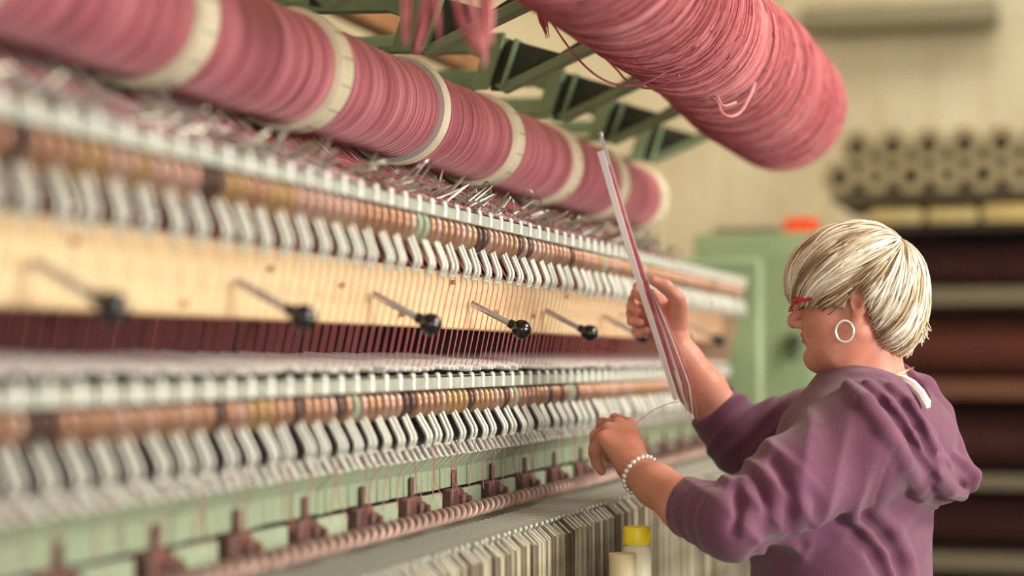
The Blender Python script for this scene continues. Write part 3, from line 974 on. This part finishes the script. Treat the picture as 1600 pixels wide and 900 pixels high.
for s_ in (-1, 1):                                       # eye sockets with lowered lids, nostrils
    B.ell(hd(.090, s_ * .031, -.010), (.013, .016, .010), AX, .012, 's')
    B.ell(hd(.0705, s_ * .030, -.011), (.0125, .0145, .0115), AX, .004)
    B.cone(hd(.078, s_ * .02, -.0165), hd(.074, s_ * .042, -.0165), .0012, .001, .003, 's')
    B.ell(hd(.0895, s_ * .006, -.0495), (.006, .0032, .0028), AX, .003, 's')
    B.cone(hd(.078, s_ * .021, -.046), hd(.068, s_ * .03, -.062), .0014, .001, .008, 's')
B.chain([hd(-.018, 0, -.05), hd(-.020, 0, -.11), hd(-.026, 0, -.17)], (.050, .050, .056), .025)
B.chain([hd(.002, .05, -.075), hd(.012, .030, -.15)], (.012, .013), .02)
for s_ in (1, -1):
    B.ell(hd(-.010, s_ * .074, .000), (.0155, .0075, .029), AX, .006)
    B.ell(hd(-.006, s_ * .071, -.028), (.008, .005, .009), AX, .006)
    B.ell(hd(-.007, s_ * .082, .002), (.0085, .0055, .018), AX, .005, 's')
    B.ell(hd(-.004, s_ * .079, -.010), (.0055, .006, .007), AX, .004, 's')
B.cone(NB, cq(1345, 720, 3.05), .060, .09, .02, squash=(lv_, .7))
B.cone(cq(1345, 690, 3.05), cq(1330, 830, 3.04), .10, .10, .03, squash=(lv_, .75))
B.cone(NB, SL, .045, .05, .04)
B.cone(NB, SR, .045, .05, .04)
B.chain([SL, EL], (.042, .036), .02)
B.chain([EL, EL * .5 + CL * .5, CL, CL * .4 + WL * .6, WL], (.036, .038, .038, .032, .026), .015)
B.chain([SR, ER], (.042, .036), .02)
B.chain([ER, ER * .4 + CR * .6, CR * .7 + WR * .3, CR * .25 + WR * .75, WR], (.036, .0385, .039, .031, .0265), .015)
# right hand, gripping the strips in front of its palm
def hand(W_, mcp, fingers, thumb, pal):
    for m_, r_ in zip(mcp, (.0125, .013, .0125, .0115)):
        B.cone(W_ * .8 + m_ * .2, m_, .018, r_, .014)
    for c_, r_ in pal: B.cone(c_[0], c_[1], r_[0], r_[1], .014)
    for pts in fingers:
        B.chain(pts, (.0108, .0098, .0088, .0072), .0035)
    B.chain(thumb, (.017, .0125, .0108, .0085), .008)
mc = [cq(1018, 462, 3.300), cq(1010, 478, 3.305), cq(1008, 494, 3.305), cq(1014, 509, 3.300)]
B_f = [
    [mc[0], cq(998, 449, 3.290), cq(994, 458, 3.262), cq(1001, 465, 3.252)],
    [mc[1], cq(990, 469, 3.292), cq(987, 480, 3.264), cq(997, 486, 3.252)],
    [mc[2], cq(987, 490, 3.290), cq(988, 501, 3.262), cq(1001, 504, 3.252)],
    [mc[3], cq(997, 511, 3.288), cq(1000, 520, 3.264), cq(1010, 517, 3.254)]]
hand(WR, mc, B_f, [cq(1060, 502, 3.272), cq(1058, 468, 3.256), cq(1040, 448, 3.240), cq(1021, 439, 3.236)],
     [((cq(1054, 522, 3.28), cq(1030, 480, 3.295)), (.023, .019)), ((cq(1050, 500, 3.275), cq(1058, 478, 3.266)), (.020, .016))])
# left hand, working at the lower row with bent fingers
mc = [cq(984, 664, 3.130), cq(966, 664, 3.105), cq(951, 671, 3.080), cq(943, 684, 3.055)]
B_f = [
    [mc[0], cq(962, 655, 3.165), cq(944, 676, 3.185), cq(938, 692, 3.190)],
    [mc[1], cq(942, 662, 3.140), cq(931, 688, 3.160), cq(933, 706, 3.165)],
    [mc[2], cq(931, 681, 3.105), cq(928, 708, 3.125), cq(934, 724, 3.130)],
    [mc[3], cq(929, 701, 3.075), cq(932, 722, 3.090), cq(940, 736, 3.095)]]
hand(WL, mc, B_f, [cq(990, 700, 3.07), cq(972, 706, 3.115), cq(954, 712, 3.15), cq(944, 704, 3.175)],
     [((cq(990, 726, 3.02), cq(968, 690, 3.07)), (.024, .021)), ((cq(985, 700, 3.05), cq(975, 680, 3.10)), (.021, .017))])
lipc = hd(.078, 0, -.0645)
def lipfun(c):
    w = c - H0
    f, l, u = w @ fv, w @ lv_, w @ uv
    return ((np.abs(l) < .021) & (f > .062) & (u > -.0755 + .25 * np.abs(l)) & (u < -.0535 - .25 * np.abs(l))).astype(int)
body = sdf_obj(B, 'body', [M['skin'], M['lips']], fp, lipfun)
del B

# ---- hair: a base cap and combed locks over it
HC = (.0, 0, .022)
HR = (.108, .086, .098)
hl_f = [-.15, -.105, -.085, -.066, -.050, -.036, -.024, -.012, .000, .012, .024, .040, .065, .085, .100, .13]
hl_u = [-.040, -.055, -.088, -.088, -.058, -.028, .000, .022, .018, -.030, -.028, -.016, -.007, -.002, .004, .010]
def hairline(f, l):
    return np.interp(f, hl_f, hl_u)
G = SDF(H0 - .16, H0 + .16, .0026)
G.ell(hd(HC[0] - .002, 0, HC[2] - .004), (.1035, .0815, .0935), AX, .01)
G.ell(hd(-.052, 0, -.035), (.048, .058, .058), AX, .03)
X = [G.ax[0][:, None, None], G.ax[1][None, :, None], G.ax[2][None, None, :]]
wf = sum((X[i] - H0[i]) * fv[i] for i in range(3))
wu = (X[1] - H0[1]) + 0 * wf
D0 = G.D.copy()
lim = np.interp(wf, hl_f, hl_u)
G.D = np.maximum(G.D, (lim - wu + .013).astype(np.float32) * .7)
hair = sdf_obj(G, 'hair', M['hair'], fp)
rg = random.Random(9)
q = MB()
def surf(p, off):
    p = np.array(p)
    for _ in range(3):
        g = (p - G.lo) / G.h
        i0 = np.clip(np.floor(g).astype(int), 1, np.array(D0.shape) - 3)
        t_ = np.clip(g - i0, 0, 1)
        C_ = D0[i0[0]:i0[0] + 2, i0[1]:i0[1] + 2, i0[2]:i0[2] + 2]
        a_ = C_[0] * (1 - t_[0]) + C_[1] * t_[0]
        b_ = a_[0] * (1 - t_[1]) + a_[1] * t_[1]
        d_ = b_[0] * (1 - t_[2]) + b_[1] * t_[2]
        gr = np.array([D0[i0[0] + 2, i0[1], i0[2]] - D0[i0[0] - 1, i0[1], i0[2]], D0[i0[0], i0[1] + 2, i0[2]] - D0[i0[0], i0[1] - 1, i0[2]], D0[i0[0], i0[1], i0[2] + 2] - D0[i0[0], i0[1], i0[2] - 1]], float)
        gr /= np.linalg.norm(gr) + 1e-9
        p = p + gr * (off - d_)
    return p
for i in range(3000):
    ps = rg.uniform(0, 2 * math.pi)
    ln = rg.uniform(.8, 1.6)
    t = max(0.02, rg.random() ** .8 * 1.7)
    lift = rg.uniform(-.001, .004) + .003 * rg.random() ** 6
    bend = rg.gauss(0, .05) + .30 * math.sin(3 * ps + 1) + .16 * math.sin(7 * ps) + rg.gauss(0, .12) * (t < .5)
    pts, stop = [], False
    ex = rg.uniform(-.008, .010)
    for s_ in range(13):
        th = t + ln * s_ / 12 * 1.05
        a = ps + bend * (s_ / 12) + .02 * math.sin(5 * th + i % 7)
        # polar axis tilts back to the crown whorl
        sf, sl_, su = math.sin(th) * math.cos(a), math.sin(th) * math.sin(a), math.cos(th)
        tl = .72
        ff, uu = sf * math.cos(tl) - su * math.sin(tl), sf * math.sin(tl) + su * math.cos(tl)
        taper = lift * math.sin(math.pi * min(1, s_ / 9))
        f = HC[0] + (HR[0] + taper) * ff
        l = (HR[1] + taper) * sl_
        u = HC[2] + (HR[2] + taper) * uu
        pt = surf(hd(f, l, u), .002 + max(0, lift) + taper * .8)
        w_ = pt - H0
        f, l, u = w_.dot(fv), w_.dot(lv_), w_.dot(uv)
        pts.append(pt)
        if u < hairline(f, l) + ex:
            break
    if len(pts) < 4: continue
    n_ = len(pts)
    if hairline(f, l) + ex > u and f < -.055 and u < -.03:    # nape ends flick out
        fl = rg.uniform(0, .012)
        pts[-1] = pts[-1] - fv * fl
    r0 = rg.uniform(.0011, .0023)
    rs = [r0 * (.25 + .75 * math.sin(math.pi * min(.93, (k + .6) / n_))) for k in range(n_)]
    cl = math.sin(9 * ps + 2.2 * t) + .8 * math.sin(17 * ps + 1) + rg.gauss(0, .5)
    mi = 0 if cl > -.45 else (1 if cl > -1.15 else 2)
    q.tube([cw(p) for p in pts], rs, 4, mi=mi)
q.obj('locks', [M['hair_light'], M['hair_mid'], M['hair_dark']], fp, angle=180)
lk = COL.objects[-1]
lk.parent = hair
lk.matrix_parent_inverse = Matrix.Identity(4)
# ---- eyes, glasses, jewellery
def ptube(pts, r, name, m, par=fp, n=8, closed=False):
    pts = [cw(np.array(p)) for p in pts]
    if closed: pts = pts + [pts[0], pts[1]]
    o = MB().tube(pts, r, n, cap=not closed).obj(name, M[m], fp)
    return o
for s_ in (-1, 1):
    ptube([hd(.0805, s_ * .018, -.0165), hd(.0845, s_ * .027, -.019), hd(.0835, s_ * .036, -.0185), hd(.077, s_ * .045, -.0155)], .0013, 'eyelash', 'lash')
    ptube([hd(.083, s_ * .016, .008), hd(.085, s_ * .028, .0115), hd(.078, s_ * .042, .009), hd(.070, s_ * .05, .003)], [.002, .0026, .002, .001], 'eyebrow', 'hair_dark')
gl = MB()
for s_ in (-1, 1):
    pts = []
    for k in range(25):
        a = 2 * math.pi * k / 24
        l = .034 + .023 * math.cos(a)
        pts.append(cw(hd(.0965 - .25 * max(0, l - .03) - .05 * math.sin(a) * .1, s_ * l, -.008 + .0135 * math.sin(a))))
    gl.tube(pts, .0016, 8, cap=False)
    gl.tube([cw(hd(p[0], s_ * p[1], p[2])) for p in ((.090, .056, -.004), (.086, .064, -.004), (.07, .069, -.003), (.03, .073, .001), (.0, .074, .004), (-.012, .074, -.004))], [.0038, .0036, .0026, .002, .002, .0018], 8)
gl.tube([cw(hd(.0985, -.011, -.003)), cw(hd(.1005, 0, -.0015)), cw(hd(.0985, .011, -.003))], .0016, 8)
tag(gl.obj('glasses', M['glasses'], fp), 'raspberry pink glasses')
for s_ in (1, -1):
    pts = []
    c_ = hd(.010, s_ * .086, -.0515)
    for k in range(33):
        a = 2 * math.pi * k / 32
        pts.append(c_ + fv * (.0135 * math.sin(a) + .002) + uv * .0165 * math.cos(a) + lv_ * s_ * .003 * math.sin(a))
    o = ptube(pts[:-1], .0019, 'hoop_earring', 'silver', closed=True)
    tag(o, 'silver hoop earring')
pts = []
for k in range(41):
    a = 2 * math.pi * k / 40
    pts.append(hd(-.034, 0, -.136) + fv * (.058 * math.cos(a)) + lv_ * (.0585 * math.sin(a)) + uv * (-.020 * math.cos(a) + .006))
ptube(pts[:-1], .0009, 'necklace', 'gold', closed=True, n=6)
dL = (CL - WL) / np.linalg.norm(CL - WL)
c_ = WL + dL * .014
s1 = np.cross(dL, uv)
s1 /= np.linalg.norm(s1)
s2 = np.cross(dL, s1)
bz = MB()
for k in range(22):
    a = 2 * math.pi * k / 22
    p = c_ + (s1 * math.cos(a) + s2 * math.sin(a)) * .0305 + dL * .003 * math.sin(2 * a)
    bz.ball(cw(p), .0048, 10, 6)
tag(bz.obj('bracelet', M['silver'], fp), 'silver link bracelet')

# ---- hoodie
TAL = math.radians(20)
tf = np.array((-math.cos(TAL), 0, math.sin(TAL)))
tl_ = np.array((-math.sin(TAL), 0, -math.cos(TAL)))
K = SDF(np.array((.20, -.66, 2.62)), np.array((.80, .0, 3.52)), .0030)
sq = (tl_, .70)
K.chain([cq(1358, 650, 3.05), cq(1336, 700, 3.045), cq(1322, 800, 3.04), cq(1316, 900, 3.04), cq(1312, 960, 3.04), cq(1310, 1010, 3.04)], (.086, .114, .124, .128, .128, .126), .04, squash=sq)
K.ell(cq(1250, 800, 3.0), (.085, .15, .075), (tf, tl_, uv), .06)
K.cone(NB, SL, .054, .060, .07)
K.cone(NB, SR, .062, .066, .05)
nL = (CL - EL) / np.linalg.norm(CL - EL)
nR = (CR - ER) / np.linalg.norm(CR - ER)
K.chain([SL, SL * .5 + EL * .5, EL], (.064, .060, .054), .06)
K.cone(EL, CL + nL * .03, .056, .042, .02, clip=(CL, nL))
K.chain([SR, SR * .5 + ER * .5, ER], (.070, .064, .056), .035)
K.cone(ER, CR + nR * .03, .057, .046, .02, clip=(CR, nR))
# neckline
K.cone(hd(-.030, 0, -.10), hd(-.040, 0, -.158), .060, .064, .012, 's')
# hood: collar roll, the side panel draped over the shoulder and the bag hanging behind
def hp(px, py, Z): return cq(px, py, Z)
def front(px, py, dflt):
    """Depth at which the sight line through a pixel first meets the cloth built so far."""
    for i in range(len(K.ax[2])):
        q_ = cq(px, py, K.ax[2][i])
        g = np.round((q_ - K.lo) / K.h).astype(int)
        if (g < 0).any() or (g >= K.n).any(): continue
        if K.D[g[0], g[1], g[2]] < 0: return K.ax[2][i]
    return dflt
K.chain([hp(1304, 606, 3.03), hp(1316, 604, 2.99), hp(1345, 601, 2.955), hp(1378, 602, 2.95)], (.010, .015, .017, .017), .012)
K.chain([hp(1304, 606, 3.06), hp(1330, 602, 3.12), hp(1375, 592, 3.15), hp(1412, 590, 3.13), hp(1440, 605, 3.09)], (.010, .015, .017, .017, .018), .012)
K.chain([hp(1405, 625, 3.05), hp(1432, 680, 3.05), hp(1450, 735, 3.05)], (.04, .056, .048), .02, squash=(tl_, .62))
K.chain([hp(1440, 735, 3.03), hp(1478, 748, 3.03), hp(1506, 744, 3.03)], (.042, .032, .024), .02, squash=(tl_, .6))
K.chain([hp(1404, 588, 3.10), hp(1444, 606, 3.09), hp(1470, 645, 3.08), hp(1486, 695, 3.07), hp(1506, 735, 3.06)], (.014, .018, .019, .018, .017), .010)
def smooth_z(z):
    t_ = np.arange(len(z))
    return np.polyval(np.polyfit(t_, z, 2 if len(z) > 3 else 1), t_)
def drape(pix, rs, sink, k):
    z = [front(a_, b_, 2.985) for a_, b_ in pix]
    z = smooth_z(z)
    K.chain([hp(a_, b_, zz + sink) for (a_, b_), zz in zip(pix, z)], rs, k)
# side panel
drape([(1372, 612), (1402, 650), (1430, 695), (1452, 735), (1468, 758)], (.022, .032, .036, .034, .028), .022, .010)
# front edge and two long folds above it
drape([(1326, 604), (1352, 630), (1380, 672), (1408, 720), (1432, 758), (1456, 784)], (.012, .016, .018, .018, .018, .015), .000, .005)
drape([(1356, 602), (1388, 636), (1420, 684), (1452, 732), (1480, 764), (1502, 772)], (.011, .014, .016, .016, .015, .012), .001, .005)
drape([(1392, 606), (1420, 634), (1440, 668), (1458, 704), (1474, 730)], (.010, .012, .012, .011, .008), .002, .006)
drape([(1490, 716), (1508, 730), (1522, 742), (1520, 760)], (.010, .011, .011, .009), .004, .008)
K.ell(hp(1424, 606, 3.03), (.030, .045, .036), (tf, tl_, uv), .010, 's')
def groove(pix, r, k=.006, inset=.0):
    z = smooth_z([front(a_, b_, 2.985) + inset for a_, b_ in pix])
    K.chain([hp(a_, b_, zz) for (a_, b_), zz in zip(pix, z)], [r] * len(pix), k, 's')
groove([(1374, 622), (1404, 660), (1436, 712), (1462, 752)], .0060, .008)
groove([(1408, 624), (1432, 662), (1452, 704), (1466, 732)], .0060, .008)
groove([(1448, 640), (1462, 676), (1474, 712)], .0065)
groove([(1476, 722), (1494, 742), (1504, 760)], .0055)
# folds: shallow waves along the arms and creases radiating from the armpit
sl = tuple(slice(None) for _ in range(3))
X = [K.ax[i].reshape([-1 if j == i else 1 for j in range(3)]) for i in range(3)]
def fold(p, q_, amp, wl, r, skew, ph=0):
    p, q_ = np.array(p), np.array(q_)
    Lq = np.linalg.norm(q_ - p)
    d = (q_ - p) / Lq
    slx, Y = K.sub(np.minimum(p, q_) - r - .02, np.maximum(p, q_) + r + .02)
    w = [Y[i] - p[i] for i in range(3)]
    t = sum(w[i] * d[i] for i in range(3))
    rr = np.sqrt(np.maximum(sum(w[i] ** 2 for i in range(3)) - t * t, 0))
    env = np.clip(t / (.25 * Lq), 0, 1) * np.clip((Lq - t) / (.2 * Lq), 0, 1) * np.clip((r - rr) / .03, 0, 1)
    s_ = t + skew[0] * w[0] + skew[1] * w[1] + skew[2] * w[2]
    K.D[slx] += (amp * env * (np.abs(np.sin(math.pi * s_ / wl + ph + 1.3 * np.sin(9 * w[1] + 7 * w[2]))) - .6)).astype(np.float32)
fold(EL - nL * .0, CL + nL * .004, .0035, .034, .10, (.1, -.25, .2))
fold(SL * .5 + EL * .5, EL - (SL - EL) * .12, .0085, .036, .12, (.2, -.3, .2), .7)
fold(SL * .95 + EL * .05, EL * .8 + SL * .2, .0065, .055, .12, (-.2, .6, .2), 1)
fold(SR * .3 + ER * .7, CR + nR * .004, .009, .034, .10, (.2, .3, .2))
fold(cq(1320, 720, 2.98), cq(1330, 920, 2.98), .005, .085, .16, (.55, .1, .2), .4)
def line(pix, r, k, op):
    z = smooth_z([front(a_, b_, 2.93) for a_, b_ in pix])
    K.chain([hp(a_, b_, zz + (-r * .25 if op == 's' else r * .6)) for (a_, b_), zz in zip(pix, z)], [r] * len(pix), k, op)
line([(1402, 700), (1384, 735), (1370, 775), (1364, 810)], .0018, .004, 's')          # raglan seam
line([(1192, 862), (1240, 852), (1288, 836), (1318, 818)], .010, .022, 's')           # hollow under the arm
for pix in ([(1318, 812), (1345, 836), (1368, 868), (1384, 905)], [(1352, 806), (1384, 836), (1404, 875), (1412, 915)]):
    line(pix, .0075, .016, 's')
    line([(x + 14, y - 6) for x, y in pix], .0065, .016, 'u')
for pix in ([(1180, 744), (1196, 772), (1200, 806)], [(1212, 722), (1232, 752), (1240, 790), (1234, 826)], [(1150, 752), (1158, 786), (1150, 830)]):
    line(pix, .006, .016, 's')
    line([(x + 13, y) for x, y in pix], .006, .016, 'u')
# smooth the field a little so the cloth reads soft
D = K.D
for _ in range(1):
    for ax_ in range(3):
        D[tuple(slice(1, -1) if a == ax_ else slice(None) for a in range(3))] = (.5 * D[tuple(slice(1, -1) if a == ax_ else slice(None) for a in range(3))]
            + .25 * D[tuple(slice(0, -2) if a == ax_ else slice(None) for a in range(3))] + .25 * D[tuple(slice(2, None) if a == ax_ else slice(None) for a in range(3))])
hood_o = sdf_obj(K, 'hoodie', M['hoodie'], fp)
tag(hood_o, 'mauve hooded sweatshirt')
del K, D
tag(ptube([hp(1398, 590, 2.985), hp(1412, 593, 2.972), hp(1426, 601, 2.964), hp(1438, 614, 2.958), hp(1447, 630, 2.955), hp(1449, 637, 2.956)], [.006, .0078, .008, .0082, .0085, .005], 'hood_cord', 'cord'), 'white cord edging of the hood')

# ---- trousers and shoes (below the picture)
gz = [at(1312, 1000, 3.04), ]
hx, hy = gz[0][0], gz[0][1]
lw = RT * tl_[0] + FW * tl_[2]
lw[2] = 0
lw /= np.linalg.norm(lw)
fw = RT * tf[0] + FW * tf[2]
fw[2] = 0
fw /= np.linalg.norm(fw)
def leg(s_):
    b = np.array((hx, hy, 0))
    return [b + lw * s_ * .085 + np.array((0, 0, .96)), b + lw * s_ * .095 + np.array((0, 0, .80)), b + lw * s_ * .10 + fw * .01 + np.array((0, 0, .48)), b + lw * s_ * .105 - fw * .02 + np.array((0, 0, .10)), b + lw * s_ * .105 - fw * .02 + np.array((0, 0, .035))]
tr = MB()
bm_ = [np.array((hx, hy, z)) for z in (.80, .86, .93, .985)]
tr.tube(bm_, [.10, .135, .132, .125], 28, flat=1.0, up=tuple(fw))
o_ = 0
tr.v = [tuple(np.array((hx, hy, 0)) + (np.array(p) - np.array((hx, hy, 0))) + lw * (np.array(p) - np.array((hx, hy, 0))).dot(lw) * .36) for p in tr.v]
for s_ in (-1, 1):
    tr.tube(leg(s_), [.09, .092, .066, .052, .058], 20)
tr.obj('trousers', M['trouser'], fp)
for s_ in (-1, 1):
    c = leg(s_)[4]
    sh = MB()
    pts = [c - fw * .065 + np.array((0, 0, -.0)), c - fw * .02 + np.array((0, 0, .008)), c + fw * .06 + np.array((0, 0, .0)), c + fw * .13 + np.array((0, 0, -.008)), c + fw * .165 + np.array((0, 0, -.012))]
    sh.tube(pts, [.028, .035, .034, .026, .012], 16, up=(0, 0, 1), flat=.95)
    sh.v = [(x, y, max(z, .001)) for x, y, z in sh.v]
    sh.obj('shoe', M['shoe'], fp)

# ------------------------------------------------------------------ the bundle of reed strips and yarn she holds
rt = thing('reed_strips', at(1036, 520, 3.235), 'long glossy white strips with rose yarn between them in the raised hand', 'strip bundle')
def strip(pix, w0, w1, th, m, nm):
    P_ = [np.array(cq(*p)) for p in pix]
    q = MB()
    vs = []
    n_ = len(P_)
    for i, p in enumerate(P_):
        t = P_[min(i + 1, n_ - 1)] - P_[max(i - 1, 0)]
        t /= np.linalg.norm(t)
        side = np.cross(t, np.array((.35, 0, 1.0)))
        side /= np.linalg.norm(side)
        nn_ = np.cross(side, t)
        wv = w0 + (w1 - w0) * i / (n_ - 1)
        for (a, b) in ((-1, -1), (1, -1), (1, 1), (-1, 1)):
            vs.append(cw(p + side * a * wv / 2 + nn_ * b * th / 2))
    fs = []
    for i in range(n_ - 1):
        for j in range(4):
            a, b = i * 4 + j, i * 4 + (j + 1) % 4
            fs.append((a, b, b + 4, a + 4))
    fs += [(3, 2, 1, 0), tuple(range(4 * n_ - 4, 4 * n_))]
    q.add(vs, fs)
    o = q.obj(nm, M[m], rt, angle=30)
    bm = bmesh.new()
    bm.from_mesh(o.data)
    bmesh.ops.recalc_face_normals(bm, faces=bm.faces[:])
    bm.to_mesh(o.data)
    bm.free()
    return o
M['strip_white'] = mat('glossy white strip', (236, 228, 232), .28, .1)
strip([(938, 236, 3.236), (968, 340, 3.236), (1000, 446, 3.236), (1030, 540, 3.236), (1056, 625, 3.236)], .011, .008, .003, 'strip_white', 'white_strip')
strip([(939, 212, 3.246), (962, 290, 3.246), (990, 380, 3.246), (1014, 452, 3.246), (1042, 540, 3.246), (1074, 640, 3.246)], .007, .004, .002, 'steel_white', 'steel_blade')
strip([(950, 258, 3.241), (975, 340, 3.241), (1006, 436, 3.241), (1030, 510, 3.241), (1052, 580, 3.241)], .0075, .006, .003, 'strand', 'yarn_band')
for k, (dx, dz) in enumerate(((8, .006), (14, .010), (20, .004), (26, .008))):
    q = MB().tube([at(1012 + dx * .3, 452, 3.240 + dz), at(1036 + dx * .7, 530, 3.240 + dz), at(1056 + dx, 600, 3.240 + dz), at(1066 + dx * .9, 655, 3.245 + dz)], [.0012, .0014, .0012, .0006], 6)
    q.obj('loose_thread', M['strand_light' if k % 2 else 'thread_white'], rt)
p_ = np.array(cq(939, 212, 3.246))
MB().ball(cw(p_ + np.array((0, .002, 0))), (.0045, .0035, .006), 12, 8).obj('hook_tip', M['steel'], rt)
yt = MB().tube([at(986, 672, 3.12), at(1000, 656, 3.13), at(1022, 640, 3.14), at(1046, 630, 3.17), at(1062, 627, 3.22)], .0007, 6)
tag(yt.obj('yarn_end', M['thread']), 'single thin thread end stretched from the lower hand to the strips', 'thread')
# ------------------------------------------------------------------ light, camera
W = bpy.data.worlds.new('sky light')
S.world = W
W.use_nodes = True
W.node_tree.nodes['Background'].inputs[0].default_value = lin((252, 248, 240))
W.node_tree.nodes['Background'].inputs[1].default_value = .31
def area(name, loc, tgt, sx_, sy_, power, col=(255, 247, 234)):
    l = bpy.data.lights.new(name, 'AREA')
    l.shape = 'RECTANGLE'
    l.size, l.size_y, l.energy, l.color = sx_, sy_, power, lin(col)[:3]
    o = bpy.data.objects.new(name, l)
    o.location = loc
    o.rotation_euler = (Vector(tgt) - Vector(loc)).to_track_quat('-Z', 'Y').to_euler()
    COL.objects.link(o)
area('window_daylight', (4.4, 1.4, 2.05), (-.8, 3.2, 1.75), 2.4, 1.8, 235)
area('top_fill', (3.2, 3.6, 4.4), (-.1, 3.2, 1.4), 2.2, 1.2, 260)  # added overhead fill, placed so the roller shades the spool
area('window_behind', (1.6, -2.7, 1.9), (-.6, 3, 1.7), 3.4, 2.2, 55)
area('back_wall_fill', (1.0, 8.6, 4.4), (1.0, 9.4, 0), 3.5, 1.0, 62)  # added fill that brightens the back wall
area('left_wall_fill', (-2.7, 6.5, 3.9), (-4.2, 6.6, 2.2), 3.4, .9, 120)  # unseen fill added to light the left wall behind the brackets
cd = bpy.data.cameras.new('camera')
co = bpy.data.objects.new('camera', cd)
COL.objects.link(co)
co.location = tuple(CAM)
co.matrix_world = Matrix((( RT[0], UP[0], -FW[0], CAM[0]), (RT[1], UP[1], -FW[1], CAM[1]), (RT[2], UP[2], -FW[2], CAM[2]), (0, 0, 0, 1)))
cd.sensor_width = 36
cd.lens = FPX / 1600 * 36
cd.dof.use_dof = True
cd.dof.focus_distance = 3.0
cd.dof.aperture_fstop = cd.lens / 43
cd.clip_start = .05
S.camera = co
S.view_settings.view_transform = 'Standard'
S.view_settings.look = 'None'
S.view_settings.exposure = .32
S.view_settings.gamma = 1
